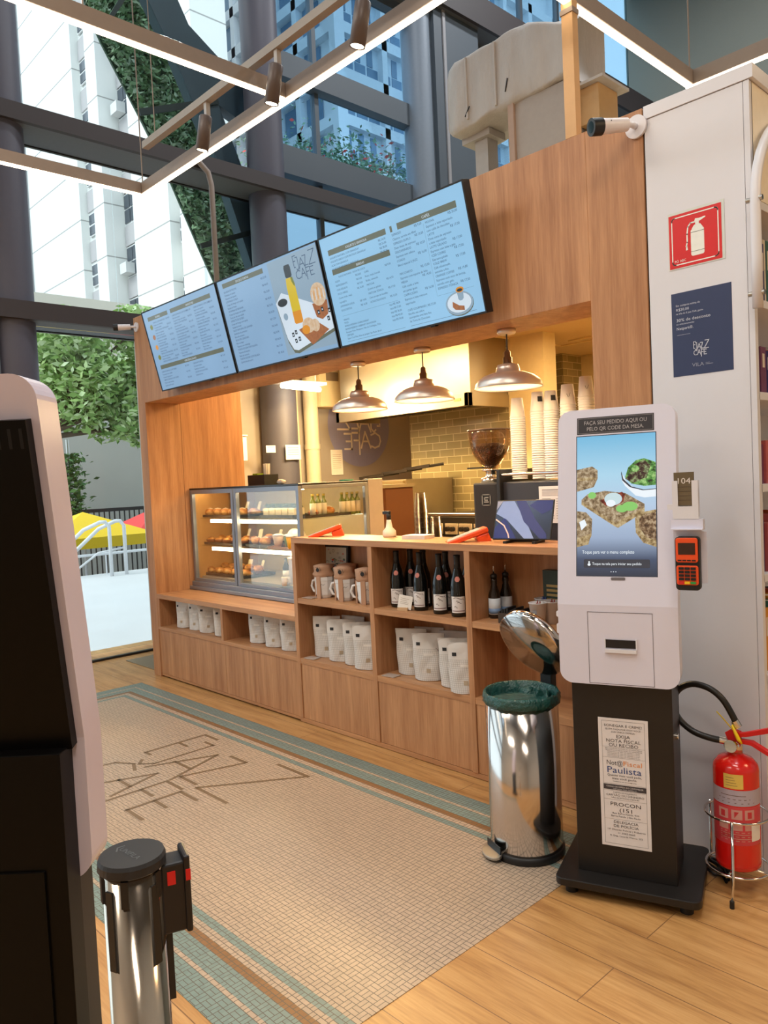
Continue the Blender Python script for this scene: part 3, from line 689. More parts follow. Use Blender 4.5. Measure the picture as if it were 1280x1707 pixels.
def fill1(a):
    header(a, .07, .36, .50, 'SALADAS'); header(a, .40, .93, .50, 'SANDUÍCHES'); header(a, .07, .93, .155, 'PORÇÕES E CALDOS')
    lines(a, .13, .37, .475, .0185, 16, .0145); lines(a, .41, .66, .475, .0185, 16, .0145); lines(a, .70, .94, .475, .0185, 16, .0145)
    lines(a, .07, .46, .13, .02, 6, .0145); lines(a, .52, .93, .13, .02, 5, .0145)
    for k, c in enumerate((9, 5, 10, 9)): a.disc(.095, .455-k*.072, .024, .022, 8, 2); a.disc(.095, .455-k*.072, .019, .017, c, 3)
def fill2(a):
    header(a, .06, .50, .52, 'DOCES E TORTAS'); lines(a, .06, .52, .49, .0198, 23, .0158)
    a.rect(.55, 1.0, .03, .56, 8, -.5)
    logo(a, .79, .42, .19, .0042, 1, 3, sz=.155)
    tr = [(.55, .33), (.585, .12), (.62, .055), (.66, .045), (1.006, .115), (1.006, .22), (.62, .38)]
    a.poly([(x, z-.018) for x, z in tr], 2, .5); a.poly(tr, 3, 1)
    a.poly([(.70, .515), (.745, .515), (.752, .50), (.752, .455), (.745, .445), (.70, .445), (.693, .455), (.693, .50)], 6, 3)   # bottle cap
    a.poly([(.692, .444), (.752, .444), (.762, .40), (.762, .20), (.752, .19), (.694, .19), (.684, .20), (.684, .40)], 4, 3); a.poly([(.735, .444), (.752, .444), (.762, .40), (.755, .39), (.738, .42)], 9, 3.5)
    a.poly([(.684, .26), (.762, .26), (.762, .20), (.752, .19), (.694, .19), (.684, .20)], 10, 3.4)
    a.poly([(.56, .325), (.672, .325), (.652, .15), (.64, .14), (.592, .14), (.58, .15)], 3, 4); a.disc(.616, .325, .056, .030, 3, 5); a.disc(.616, .325, .046, .022, 6, 6); a.disc(.616, .245, .02, .02, 8, 6)
    a.poly([(.87, .27), (1.0, .27), (.985, .195), (.93, .175), (.885, .195)], 5, 4); a.disc(.937, .31, .064, .062, 7, 5)
    for k in range(7): a.line([(.89+k*.016, .345-abs(k-3)*.006), (.886+k*.016, .285)], .004, 10 if k % 2 else 3, 6)
    a.poly([(.705, .155), (.86, .185), (.965, .115), (.80, .055)], 5, 4); a.disc(.80, .165, .055, .042, 7, 5); a.disc(.77, .145, .035, .025, 10, 5.5); a.disc(.86, .155, .035, .035, 7, 6)
    for (x, z) in ((.635, .125), (.665, .135), (.65, .088), (.685, .094), (.9, .205), (.935, .215), (.97, .16), (.99, .20)): a.rect(x, x+.02, z, z+.024, 6, 5); a.rect(x+.006, x+.014, z+.007, z+.015, 3, 6)
def fill3(a):
    header(a, .06, .50, .475, 'IOGURTE E GRANOLA', .016, .028); header(a, .06, .50, .375, 'BEBIDAS', .016, .028); header(a, .53, .545, .475, ''); header(a, .58, .955, .475, 'CAFÉS', .018, .03)
    for k, s_ in enumerate(('IOGURTE NATURAL COM GRANOLA*', 'IOGURTE GREGO COM FRUTAS E GRANOLA*', 'AÇAÍ COM GRANOLA', 'AÇAÍ COM BANANA E GRANOLA*')): a.text(s_, .065, .455-k*.0185, .0135, 1); a.text('R$ %d,00' % (24+k*2), .49, .455-k*.0185, .0145, 1, 'r')
    a.text('SUCOS NATURAIS · ÁGUA DE COCO', .10, .355, .0125, 1)
    L = [('ÁGUA', 'R$ 8,00'), ('REFRIGERANTE', 'R$ 9,00'), ('CHÁ GELADO', 'R$ 9,00'), ('SUCO VERDE', 'R$ 16,00'), ('Couve, limão, maçã', ''), ('e gengibre', ''), ('LIMONADA SUÍÇA', 'R$ 14,00'), ('SUCO DETOX', 'R$ 16,00')]
    for k, (s_, p) in enumerate(L): a.text(s_, .065, .335-k*.0215, .0135, 1); a.text(p, .27, .335-k*.0215, .0135, 1, 'r')
    L = [('CHÁS', 'R$ 9,50'), ('Preto, maçã, hortelã', ''), ('Boldo, camomila', ''), ('MATCHA', 'R$ 16,50'), ('Quente ou gelado', ''), ('MATCHA TÔNICA', 'R$ 17,50'), ('Com xarope de baunilha', ''), ('ACHOCOLATADO', 'R$ 15,50')]
    for k, (s_, p) in enumerate(L): a.text(s_, .295, .335-k*.0215, .0135, 1); a.text(p, .49, .335-k*.0215, .0135, 1, 'r')
    a.line([(.065, .16), (.49, .16)], .0008, 1, 1)
    for k, s_ in enumerate(('VINHOS', 'TAÇA', 'BONUS RESERVA CHARDONNAY', 'BONUS RESERVA CABERNET SAUVIGNON', 'Bouquet Tinto, Primavera, Vale do Colchagua, Chile', 'CERVEJAS', 'Super Cool Pale, Alma de Jampari, São Paulo, Brasil')): a.text(s_, .065, .135-k*.0165, .0128, 1)
    for k in range(5): a.text('taça R$ %d,00' % (18+k*9), .50, .145-k*.019, .0138, 1, 'r')
    a.line([(.06, .024), (.50, .024)], .0012, 1, 1); a.line([(.54, .024), (.96, .024)], .0014, 1, 1)
    L = [('ESPRESSO', 'R$ 9,50'), ('Clássico, servido em 40ml', ''), ('ESPRESSO DUPLO', 'R$ 13,00'), ('Duas doses de espresso', ''), ('DESCAFEINADO', 'R$ 10,50'), ('Espresso sem cafeína', ''), ('COADO', 'R$ 16,00'), ('Blend especial E JAZZ', ''), ('', ''), ('MACCHIATO', 'R$ 13,00'), ('Espresso com espuma de leite', ''), ('MÉDIA', 'R$ 14,00'), ('Café coado e leite', ''), ('em partes iguais', ''), ('CAPPUCCINO', 'R$ 16,00'), ('Espresso e leite cremoso', ''), ('vaporizado', '')]
    for k, (s_, p) in enumerate(L): a.text(s_, .535, .455-k*.0205, .0148, 1) if s_ else None; a.text(p, .735, .460-k*.0205, .0155, 1, 'r') if p else None
    L = [('MOCHA', 'R$ 20,00'), ('Espresso e leite vaporizado', ''), ('com calda de chocolate', ''), ('LATTE', 'R$ 17,00'), ('Dose curta de espresso', ''), ('e leite vaporizado', ''), ('LATTE GELADO', 'R$ 17,00'), ('Espresso com leite e gelo', ''), ('ICED COFFEE', 'R$ 17,00'), ('Espresso gelado', ''), ('COLD BREW', 'R$ 17,00'), ('Café infusionado,', ''), ('extraído a frio', ''), ('ORANGE COFFEE', 'R$ 19,80'), ('Espresso com suco de laranja,', ''), ('servido com gelo', ''), ('ESPRESSO TÔNICA', 'R$ 17,50')]
    for k, (s_, p) in enumerate(L): a.text(s_, .758, .455-k*.0188, .0148, 1); a.text(p, .955, .460-k*.0188, .0155, 1, 'r') if p else None
    a.line([(.745, .13), (.745, .46)], .0007, 1, 1); a.line([(.745, .128), (.97, .128)], .0007, 1, 1)
    for k, s_ in enumerate(('CAFÉ GOURMAND | R$ 27,00', 'Escolha seu café e', 'acompanhe uma fatia fina', 'de Torta de Chocolate')): a.text(s_, .54, .095-k*.018, .0145, 1)
    a.disc(.87, .068, .083, .054, 2, 1.5); a.disc(.868, .072, .083, .053, 8, 2); a.disc(.868, .074, .072, .044, 3, 3); a.poly([(.83, .085), (.865, .062), (.895, .055), (.893, .035), (.84, .045), (.826, .06)], 5, 4)
    a.poly([(.865, .13), (.905, .13), (.90, .09), (.89, .082), (.875, .082), (.868, .09)], 8, 5); a.disc(.885, .13, .024, .013, 10, 6); a.disc(.885, .128, .017, .007, 6, 7)
screen(0, 'first menu screen beside the glass door, four small food pictures on it', SB, fill1)
screen(1, 'middle menu screen with the yellow juice bottle and toast picture', SB, fill2)
screen(2, 'third menu screen, closest to the white bookcase, with a chocolate cake picture', SB3, fill3)

# ================================================================ KITCHEN SHELL
tl = NT('subway_tiles'); P, x, y, z = tl.pos()
cx = tl.n('ShaderNodeCombineXYZ'); tl.put(cx.inputs[0], tl.math('ADD', x, y)); tl.put(cx.inputs[1], z)
br = tl.n('ShaderNodeTexBrick'); tl.t.links.new(cx.outputs[0], br.inputs['Vector']); br.offset = .5
for k, v in (('Scale', 1.0), ('Mortar Size', .004), ('Mortar Smooth', .1), ('Brick Width', .2), ('Row Height', .0775)): br.inputs[k].default_value = v
br.inputs['Color1'].default_value = (*srgb(126, 116, 84), 1); br.inputs['Color2'].default_value = (*srgb(142, 130, 96), 1); br.inputs['Mortar'].default_value = (*srgb(176, 164, 128), 1)
tl.bsdf(br.outputs['Color'], .22, bump=br.outputs['Fac'], bstr=-.3, bd=.004); TILE = tl.m
kcream = mat('kitchen_cream_paint', (206, 190, 150), .7)
struct('wall_kitchen_back', MB().box(-5.98, -4.62, 6.05, 6.25, 0, 2.8), TILE)
struct('wall_kitchen_side', MB().box(-4.62, -4.20, 6.05, 6.25, 0, 2.8), kcream)
struct('wall_kitchen_pier', MB().box(-5.05, -4.87, 7.38, 7.75, 0, 2.8), TILE)
struct('wall_kitchen_rear', MB().box(-7.22, -1.6, 7.75, 7.9, 0, 2.8), kcream)
struct('wall_kitchen_end', MB().box(-1.735, -1.60, 3.15, 7.9, 0, 2.8), kcream)
struct('ceiling_kitchen', MB().box(-5.87, -1.55, 3.16, 7.9, 2.8, 2.86).box(-7.12, -5.87, 3.5, 7.9, 2.8, 2.86), mat('kitchen_ceiling_paint', (196, 178, 140), .7))
struct('trim_10', MB().box(-4.6, -2.9, 6.9, 6.93, 2.79, 2.8).box(-4.6, -4.57, 5.6, 6.93, 2.79, 2.8).box(-4.35, -2.9, 6.7, 6.72, 2.785, 2.8), mat('hatch_frame', (220, 200, 150), .6))
# extractor hood
hd = thing('extractor_hood', 'long stainless extractor hood hanging over the cooking line', 'hood')
m_ = MB(); m_.box(-6.48, -4.63, 5.50, 6.05, 2.23, 2.8); m_.build('canopy', KSTEEL, hd, bevel=.003)
m_ = MB()
m_.box(-6.50, -4.61, 5.44, 5.50, 2.14, 2.26); m_.box(-4.66, -4.61, 5.44, 6.05, 2.14, 2.26); m_.box(-6.50, -6.45, 5.44, 6.05, 2.14, 2.26)
m_.build('lip', KSTEEL, hd, bevel=.002)
m_ = MB(); m_.box(-6.45, -4.66, 5.50, 6.05, 2.20, 2.23)
for k in range(12): m_.box(-6.40+k*.145, -6.29+k*.145, 5.52, 6.02, 2.185, 2.2, 1)
m_.build('filters', [BLACKM, mat('filter_steel', (70, 64, 54), .5, .8)], hd)
MB().box(-4.78, -4.70, 5.435, 5.44, 2.19, 2.215).build('maker_plate', mat('green_label', (150, 160, 90), .5), hd)
# pendant lamps
spun = mat('spun_aluminium', (226, 212, 200), .36, .75, var=.03)
def pendant(x, y, lab, first=[None]):
    if first[0]: return dup(first[0], (x, y, 0), 0, lab)
    t = thing('pendant_lamp', lab, 'pendant lamp', (x, y, 0), 0, 'pendant lamps over the counter')
    MB().lathe([(0, 2.194), (.045, 2.194), (.045, 2.178), (.04, 2.172), (0, 2.172)]).build('canopy', spun, t)
    MB().rod((0, 0, 2.085), (0, 0, 2.175), .0035, n=8).build('cord', BLACK, t)
    MB().lathe([(0, 2.095), (.008, 2.095), (.016, 2.085), (.016, 2.062), (.022, 2.06), (.022, 2.035), (.028, 2.03), (.028, 2.02), (0, 2.02)]).build('socket', mat('socket_steel', (150, 140, 130), .3, 1.0), t)
    MB().lathe([(.028, 2.03), (.05, 2.024), (.056, 2.01), (.060, 1.988), (.085, 1.985), (.12, 1.972), (.148, 1.952), (.160, 1.935), (.161, 1.925), (.166, 1.915), (.163, 1.912), (.157, 1.920), (.155, 1.934), (.143, 1.948), (.116, 1.966), (.083, 1.979), (.056, 1.982), (.052, 2.006), (.046, 2.018), (.028, 2.024)], n=40, closed=True).build('shade', spun, t)
    MB().ball((0, 0, 1.975), .026).build('bulb', glow('warm_bulb', (1, .76, .44), 30), t)
    first[0] = t; return t
for (x, y, s_) in ((-3.41, 3.04, 'pendant lamp nearest the round wall sticker, first of the three'), (-2.885, 3.04, 'middle pendant lamp hanging in front of the lit hood'), (-2.31, 3.03, 'largest pendant lamp, hanging above the coffee grinder')):
    pendant(x, y, 'spun aluminium '+s_)
    lamp('pendant_light', 'POINT', (x, y, 1.93), 12, (1, .70, .36), .05)
lamp('kitchen_light', 'AREA', (-5.4, 4.6, 2.76), 120, (1, .66, .28), .8, (0, 0, 0), .3)
lamp('kitchen_light', 'AREA', (-3.2, 5.2, 2.76), 90, (1, .66, .28), .8, (0, 0, 0), .3)
lamp('kitchen_light', 'POINT', (-5.8, 5.1, 2.3), 75, (1, .74, .42), .12)  # unseen point lamp added to brighten the dark wall around the sticker
lamp('kitchen_light', 'AREA', (-3.0, 7.0, 2.76), 30, (1, .74, .40), .6, (0, 0, 0), .3)
# tube light, cabinet, sticker, papers, pipe on the grey wall
tb = thing('tube_light', 'bright fluorescent tube near the kitchen ceiling', 'light', (-6.48, 4.96, 2.50))
MB().rod((.06, -.28, 0), (-.06, .30, 0), .026).build('tube', glow('tube_glow', (1, .88, .62), 16), tb)
MB().box(-.14, 0.02, -.30, .34, .04, .07).build('fitting', WHITE, tb)
for y in (-.2, .24): MB().rod((-.05, y, .07), (-.05, y, .298), .006).build('suspension_rod', WHITE, tb)
el = thing('electrical_cabinet', 'cream wall cabinet with a grey label above the round sticker', 'cabinet', (-7.12, 5.54, 2.36))
MB().box(0, .22, 0, .37, 0, .43).build('body', kcream, el, bevel=.004)
MB().box(.22, .235, .005, .365, .005, .425).build('door', kcream, el, bevel=.003)
o = MB(); o.box(.235, .238, .10, .28, .30, .40); o.build('label_plate', mat('grey_label', (120, 104, 84), .5), el)
MB().rod((.235, .06, .26), (.245, .06, .26), .016).build('lock', BLACK, el)
tag(MB().box(-7.12, -6.98, 5.92, 7.1, 2.40, 2.8).build('cable_duct', kcream), 'wide cream duct boxed in under the kitchen ceiling', 'duct')
stk = thing('round_sticker', 'round grey blue logo sticker, its lettering mirrored, on the kitchen wall', 'sticker', (-7.115, 6.32, 2.17)); stk.rotation_euler.z = pi/2
a = Art(); a.disc(0, 0, .50, .50, 0, 1, 64); logo(a, .34, -.27, .72, .022, 1, 2, flip=True, sz=.66)
a.build('sticker_face', [mat('sticker_blue', (136, 136, 172), .6), mat('sticker_letter', (220, 214, 210), .6)], stk)
pz = mat('drain_pipe_cream', (214, 202, 176), .5)
pp = thing('wall_pipe', 'thick cream pipe running up the grey kitchen wall', 'pipe', (-7.02, 5.50, 0))
MB().rod((0, 0, 0), (0, 0, 2.8), .085, n=20).build('pipe', pz, pp)
MB().rod((-.07, -.16, 0), (-.07, -.16, 2.8), .03, n=12).build('thin_pipe', pz, pp)
MB().rod((0, 0, 1.88), (0, 0, 1.94), .092, n=20).build('coupling', pz, pp)
def note(name, y, z, w_, h, lab, x=-7.11, cat='notice', ln_=4):
    a = Art(); a.rect(0, w_, 0, h, 0, 0); a.prism([(0, 0), (w_, 0), (w_, h), (0, h)], .0004, .002, 0)
    for k in range(ln_): a.line([(w_*.15, h*(.8-k*.6/max(1, ln_))), (w_*.85, h*(.8-k*.6/max(1, ln_)))], .004, 1, 1)
    o = a.build(name, [PAPER, mat('faded_ink', (150, 130, 110), .7)]); o.location = (x, y, z); o.rotation_euler.z = pi/2; return tag(o, lab, cat)
note('wall_notice', 5.84, 1.58, .18, .30, 'tall cream notice on the grey wall below the cabinet', ln_=8)
note('wall_notice', 4.93, 1.76, .20, .16, 'square typed notice taped to the kitchen column', x=-6.76)
note('wall_notice', 4.70, 1.84, .12, .075, 'small wide notice beside the square one on the column', x=-6.79, ln_=1)
sd = thing('towel_dispenser', 'white wall dispenser beside the oak side panel', 'dispenser', (-6.9, 4.36, 1.76))
MB().box(-.22, 0, -.02, .18, 0, .26).build('cover', WHITE, sd, bevel=.01); MB().box(.0, .01, .05, .11, .02, .04).build('outlet', BLACK, sd)
MB().box(-.22, .02, -.02, .18, .26, .275).build('lid', WHITE, sd, bevel=.004)
# ceiling devices
sm = thing('smoke_detector', 'white round smoke detector on the kitchen ceiling', 'detector', (-4.25, 5.2, 2.8)); MB().lathe([(0, -.002), (.07, -.002), (.07, -.03), (.05, -.04), (.04, -.06), (0, -.065)]).build('body', WHITE, sm); MB().lathe([(0, -.06), (.02, -.062), (.016, -.08), (0, -.085)]).build('sensor', kcream, sm)
wf = thing('access_point', 'flat round device with violet light on the kitchen ceiling', 'device', (-3.35, 4.6, 2.8)); MB().lathe([(0, -.002), (.12, -.002), (.12, -.02), (.09, -.035), (0, -.035)]).build('body', WHITE, wf); MB().lathe([(.03, -.0355), (.05, -.0355), (.05, -.038), (.03, -.038)], closed=True).build('status_ring', glow('violet', (.4, .3, 1), 2), wf)
# ================================================================ PASTRY CASE
_before = set(o.name for o in bpy.data.objects)
cs = thing('pastry_case', 'long glass pastry case with aluminium frame and lit shelves on the low counter', 'display case', (0, 0, 0))
CX0, CX1, CY0, CY1 = -5.745, -4.25, 3.19, 3.83
cgl = glass('case_glass', (.98, .98, .97), .012)
MB().box(CX0, CX1, CY0, CY1, 1.485, 1.50).build('top', mat('case_top', (40, 36, 34), .2), cs, bevel=.002)
m_ = MB(); m_.box(CX0, CX1, CY0-.02, CY1, .672, .735); m_.box(CX0, CX1, CY0-.045, CY0-.02, .672, .70); m_.build('base', ALU, cs, bevel=.004)
secs = [CX0, -5.085, CX1]
for i in range(2):
    x0, x1 = secs[i]+.006, secs[i+1]-.006
    m_ = MB(); w_ = .032
    m_.box(x0, x0+w_, CY0, CY0+.03, .735, 1.485); m_.box(x1-w_, x1, CY0, CY0+.03, .735, 1.485); m_.box(x0+w_, x1-w_, CY0, CY0+.03, .735, .76); m_.box(x0+w_, x1-w_, CY0, CY0+.03, 1.452, 1.485)
    fr = m_.build('front_door', ALU, cs, bevel=.002)
    MB().box(x0+w_, x1-w_, CY0+.012, CY0+.017, .76, 1.452).build('glass_pane', cgl, fr)
m_ = MB(); m_.box(CX1-.03, CX1, CY1-.03, CY1, .735, 1.485); m_.box(CX1-.03, CX1, CY0+.03, CY1-.03, 1.46, 1.485); m_.build('end_frame', ALU, cs, bevel=.002)
MB().box(CX1-.012, CX1-.007, CY0+.03, CY1-.03, .735, 1.46).build('end_glass', cgl, cs)
MB().box(CX0, CX0+.02, CY0+.03, CY1, .735, 1.485).build('end_panel', mat('case_end', (200, 150, 90), .4), cs)
MB().box(CX0+.02, CX1-.03, CY1-.015, CY1, .735, 1.485).build('rear_door', mat('case_back', (214, 190, 140), .35), cs)
shl = glass('shelf_glass', (.92, .95, .92), .03)
CZ = [.775, 1.02, 1.245]
for z in CZ[1:]:
    MB().box(CX0+.03, CX1-.04, CY0+.07, CY1-.03, z, z+.008).build('glass_shelf', shl, cs)
    MB().box(CX0+.2, CX1-.10, CY0+.065, CY0+.085, z-.03, z-.004).build('shelf_light', glow('case_light', (1, .78, .46), 22), cs)
MB().box(CX0+.05, CX1-.05, CY0+.06, CY0+.085, 1.455, 1.475).build('top_light', glow('case_light', (1, .78, .46), 22), cs)
MB().box(CX1-.05, CX1, CY1+.002, CY1+.15, .672, 1.51).build('rear_column', mat('case_column', (186, 176, 168), .4, .3), cs, bevel=.004)
MB().box(CX0+.03, CX1-.04, CY0+.06, CY1-.03, .745, .770).build('deck', mat('case_deck', (214, 204, 186), .3, .4), cs)
# food in the case
gold = NT('baked_crust'); P, x, y, z = gold.obj(); gold.bsdf(gold.ramp(gold.noise(P, 28, 4), [(.35, srgb(150, 84, 26)), (.5, srgb(214, 140, 54)), (.68, srgb(240, 196, 120))]), .5); CRUST = gold.m
DARKB = mat('dark_crust', (120, 62, 26), .6, var=.3)
def tray(x, y, z, w_, d, lab, m_=None, rgb=None):
    t = thing('serving_tray', lab, 'tray', (x, y, z), 0, 'trays in the pastry case')
    q = MB(); q.box(-w_/2, w_/2, -d/2, d/2, 0, .008); q.box(-w_/2, w_/2, -d/2, -d/2+.008, .008, .02); q.box(-w_/2, w_/2, d/2-.008, d/2, .008, .02); q.box(-w_/2, -w_/2+.008, -d/2+.008, d/2-.008, .008, .02); q.box(w_/2-.008, w_/2, -d/2+.008, d/2-.008, .008, .02)
    q.build('tray_body', m_ or mat('tray_dark', (44, 38, 34), .4), t)
FR = random.Random(5); protos = {}
def food(kind, x, y, z, lab, grp, rz=0):
    if kind in protos: return dup(protos[kind], (x, y, z), rz, lab, grp)
    o = thing(kind, lab, 'pastry', (x, y, z), rz, grp)
    if kind == 'croissant':
        MB().tube([(-.055, .02, .018), (-.04, -.004, .024), (-.015, -.018, .030), (.015, -.018, .030), (.04, -.004, .024), (.055, .02, .018)], [.008, .019, .028, .028, .019, .008], n=10).build('crust', CRUST, o)
        m_ = MB()
        for q in (-.03, -.01, .01, .03): m_.tube([(q, -.035, .006), (q*1.0, -.018, .058-abs(q)*.4), (q, .004, .02)], .003, n=5)
        m_.build('ridges', DARKB, o)
    elif kind == 'tartlet':
        MB().lathe([(0, 0), (.032, 0), (.045, .03), (.040, .03), (.0, .026)], n=18).build('crust', DARKB, o)
        MB().ball((0, 0, .03), (.036, .036, .02), 14, 7, jit=.06).build('filling', CRUST, o)
    elif kind == 'bread_roll':
        MB().ball((0, 0, .03), (.05, .04, .032), 16, 9, jit=.03).build('crust', CRUST, o)
        MB().tube([(-.03, 0, .058), (0, .004, .063), (.03, 0, .058)], .004, n=6).build('score', mat('flour', (240, 226, 196), .8), o)
    elif kind == 'muffin':
        MB().lathe([(0, 0), (.026, 0), (.036, .045), (0, .045)], n=18, jit=lambda a, k: .05*(1 if int(a*2.87) % 2 else -1)*(k == 2)).build('wrapper', DARKB, o)
        MB().ball((0, 0, .048), (.042, .042, .03), 14, 8, jit=.06).build('crown', CRUST, o)
    protos[kind] = o; return o
def price_card(x, y, z, lab, grp='price cards in the pastry case', f=[None]):
    if f[0]: return dup(f[0], (x, y, z), RD(FR.uniform(-12, 18)), lab)
    o = thing('price_card', lab, 'price card', (x, y, z), 0, grp)
    q = MB(); q.add([(-.022, 0, .01), (.022, 0, .01), (.022, .028, .085), (-.022, .028, .085)], [(0, 1, 2, 3)]); q.add([(-.022, .002, .01), (.022, .002, .01), (.022, .030, .085), (-.022, .030, .085)], [(3, 2, 1, 0)]); q.build('card', mat('card_cream', (246, 226, 180), .6), o)
    MB().box(-.014, .014, -.004, .02, 0, .01).build('foot', WOODH, o); f[0] = o
xs = {0: (-5.42, -5.22, -5.04), 1: (-5.42, -5.22, -5.04), 2: (-5.42, -5.15)}
nm = ['bottom', 'middle', 'top']
for lv in range(3):
    zz_ = CZ[lv] if lv == 0 else CZ[lv]+.010
    for sx, side in ((-5.3, 'first'), (-4.56, 'second')):
        if lv == 2 and side == 'second': continue
        if lv == 0 and side == 'second': continue
        tray(sx, 3.38, zz_, .62, .30, 'dark tray of pastries on the %s shelf of the %s glass bay' % (nm[lv], side))
        kinds = {(0, 'first'): ('croissant', 'muffin'), (1, 'first'): ('tartlet', 'croissant'), (2, 'first'): ('bread_roll', 'croissant'), (1, 'second'): ('bread_roll', 'muffin')}[(lv, side)]
        for i in range(5):
            for j in range(2):
                if side == 'second' and lv == 1 and i > 1: continue
                kd = kinds[j]
                food(kd, sx-.24+i*.12, 3.29+j*.12, zz_+.009, '%s on the tray, %s shelf of the %s glass bay' % (kd.replace('_', ' ')+(' in the front row' if j == 0 else ' in the back row'), nm[lv], side), '%s pastries on the %s shelf of the %s bay' % (kd.replace('_', ' '), nm[lv], side), RD(FR.uniform(-20, 20)))
        for i, px_ in enumerate((-.17, .05, .22)):
            if side == 'second' and i > 1: continue
            price_card(sx+px_, 3.45, zz_+.03, '%s cream price card behind pastries, %s shelf of the %s glass bay' % (('first', 'middle', 'last')[i], nm[lv], side))
# second bay: cake boxes with green tops, bowls, juice, cup
tray(-4.45, 3.36, CZ[2]+.009, .42, .26, 'black tray holding the wrapped cream boxes on the top case shelf')
for i in range(5):
    o = thing('snack_box', 'cream wrapped snack box on the black tray, %s of five in the row' % ('first', 'second', 'third', 'fourth', 'last')[i], 'box', (-4.60+i*.078, 3.30, CZ[2]+.018), 0, 'cream snack boxes in a row') if i == 0 else dup(o, (-4.60+i*.078, 3.30, CZ[2]+.018), 0, 'cream wrapped snack box on the black tray, %s of five in the row' % ('first', 'second', 'third', 'fourth', 'last')[i])
    if i == 0:
        MB().box(-.034, .034, -.05, .05, 0, .062).build('carton', mat('cream_carton', (244, 224, 178), .6), o, bevel=.003)
        m_ = MB(); leaves(m_, 46, lambda: (random.uniform(-.03, .03), random.uniform(-.045, .045), random.uniform(.062, .09)), .018); m_.build('green_garnish', mat('sage_leaf', (120, 132, 96), .7), o)
sh_ = {}
for i, (x_, c_, l_) in enumerate(((-4.36, 'white_dome_cake', 'white domed cake glowing under the light on the middle case shelf'), (-4.24, 'white_dome_cake', 'second white domed cake beside the green dessert cup'))):
    o = thing('dome_cake', l_, 'cake', (x_, 3.33, CZ[1]+.022)); MB().ball((0, 0, .075), (.06, .06, .055), 18, 10).build('icing', mat('icing', (250, 240, 214), .5), o); MB().lathe([(0, 0), (.06, 0), (.065, .02), (.06, .075), (0, .075)], n=20).build('sponge', CRUST, o)
for i, (x_, rgb, l_) in enumerate(((-4.29, (110, 140, 30), 'green dessert cup on the middle case shelf'), (-4.18, (250, 180, 40), 'orange yellow juice cup on the middle case shelf'), (-4.42, (232, 200, 170), 'pale cream pudding cup on the middle case shelf'))):
    o = thing('dessert_cup', l_, 'cup', (x_, 3.22, CZ[1]+.022)); MB().lathe([(0, 0), (.026, 0), (.038, .085), (.036, .085), (.0, .08)], n=20).build('cup_body', mat('cup_fill_%d' % i, rgb, .3), o); MB().lathe([(.038, .085), (.041, .085), (.041, .09), (.02, .098), (0, .1)], n=20).build('cup_lid', mat('clear_lid', (240, 236, 220), .2), o)
tray(-4.28, 3.30, CZ[1]+.009, .42, .26, 'wooden tray under the domed cakes and cups', WOODH)
o = thing('glass_jar', 'tall clear glass jar standing on the bottom deck of the case', 'jar', (-4.36, 3.34, CZ[0])); MB().lathe([(0, 0), (.05, 0), (.052, .02), (.052, .19), (.04, .205), (.04, .21), (0, .212)], n=24).build('jar_body', mat('milky_glass', (206, 208, 214), .15, spec=.6), o); MB().lathe([(0, .212), (.044, .212), (.044, .232), (0, .236)], n=20).build('jar_lid', CHROME, o)
o = thing('plastic_tub', 'stack-topped clear tub of desserts beside the glass jar', 'tub', (-4.24, 3.34, CZ[0])); MB().box(-.06, .06, -.07, .07, 0, .18).build('tub_body', mat('milky_tub', (214, 206, 206), .2), o, bevel=.008); MB().box(-.064, .064, -.074, .074, .18, .195).build('tub_lid', mat('cream_lid', (250, 232, 206), .4), o, bevel=.004)
o = thing('dark_bottle', 'small dark bottle with a white label in the bottom of the case', 'bottle', (-4.45, 3.30, CZ[0])); MB().lathe([(0, 0), (.026, 0), (.026, .11), (.011, .145), (.011, .175), (0, .175)], n=18).build('bottle_body', mat('dark_glass', (36, 34, 30), .1), o); MB().lathe([(.0265, .03), (.0265, .085), (.0262, .085), (.0262, .03)], closed=True, n=18).build('paper_label', PAPER, o)
o = thing('coffee_mug', 'small white mug in the bottom of the pastry case', 'mug', (-4.27, 3.22, CZ[0])); MB().lathe([(0, 0), (.028, 0), (.032, .06), (.029, .06), (.026, .006), (0, .006)], n=20).build('mug_body', PAPER, o); MB().tube([(.03, 0, .05), (.048, 0, .045), (.05, 0, .028), (.03, 0, .014)], .0045, n=8).build('handle', PAPER, o)
# third bay: small oil bottles, plates, loaves
blab = ['first', 'second', 'third', 'fourth', 'fifth', 'sixth', 'last']
olive = mat('olive_glass', (120, 130, 40), .15); bproto = None
for i, y_ in enumerate((3.36, 3.41, 3.46, 3.63, 3.68, 3.73, 3.78)):
    x_ = -4.08
    l_ = '%s small juice bottle with cream label in the row on the top case shelf' % blab[i]
    if bproto: dup(bproto, (x_, y_, CZ[2]+.009), 0, l_); continue
    bproto = thing('juice_bottle', l_, 'bottle', (x_, y_, CZ[2]+.009), 0, 'small bottles on the top case shelf')
    MB().lathe([(0, 0), (.020, 0), (.021, .004), (.021, .11), (.010, .13), (.010, .15), (0, .15)], n=16).build('bottle_body', olive, bproto)
    MB().lathe([(.0216, .02), (.0216, .10), (.0213, .10), (.0213, .02)], closed=True, n=16).build('paper_label', mat('label_cream', (244, 232, 196), .6), bproto)
    MB().lathe([(0, .15), (.012, .15), (.012, .165), (0, .166)], n=12).build('cap', mat('gold_cap', (196, 170, 70), .4), bproto)
tray(-4.10, 3.46, CZ[2]+.009, .14, .42, 'long dark tray with plated snacks behind the end glass of the case')
food('tartlet', -4.10, 3.38, CZ[2]+.018, 'small tartlet alone on the long dark tray behind the end glass', 'end glass snacks')
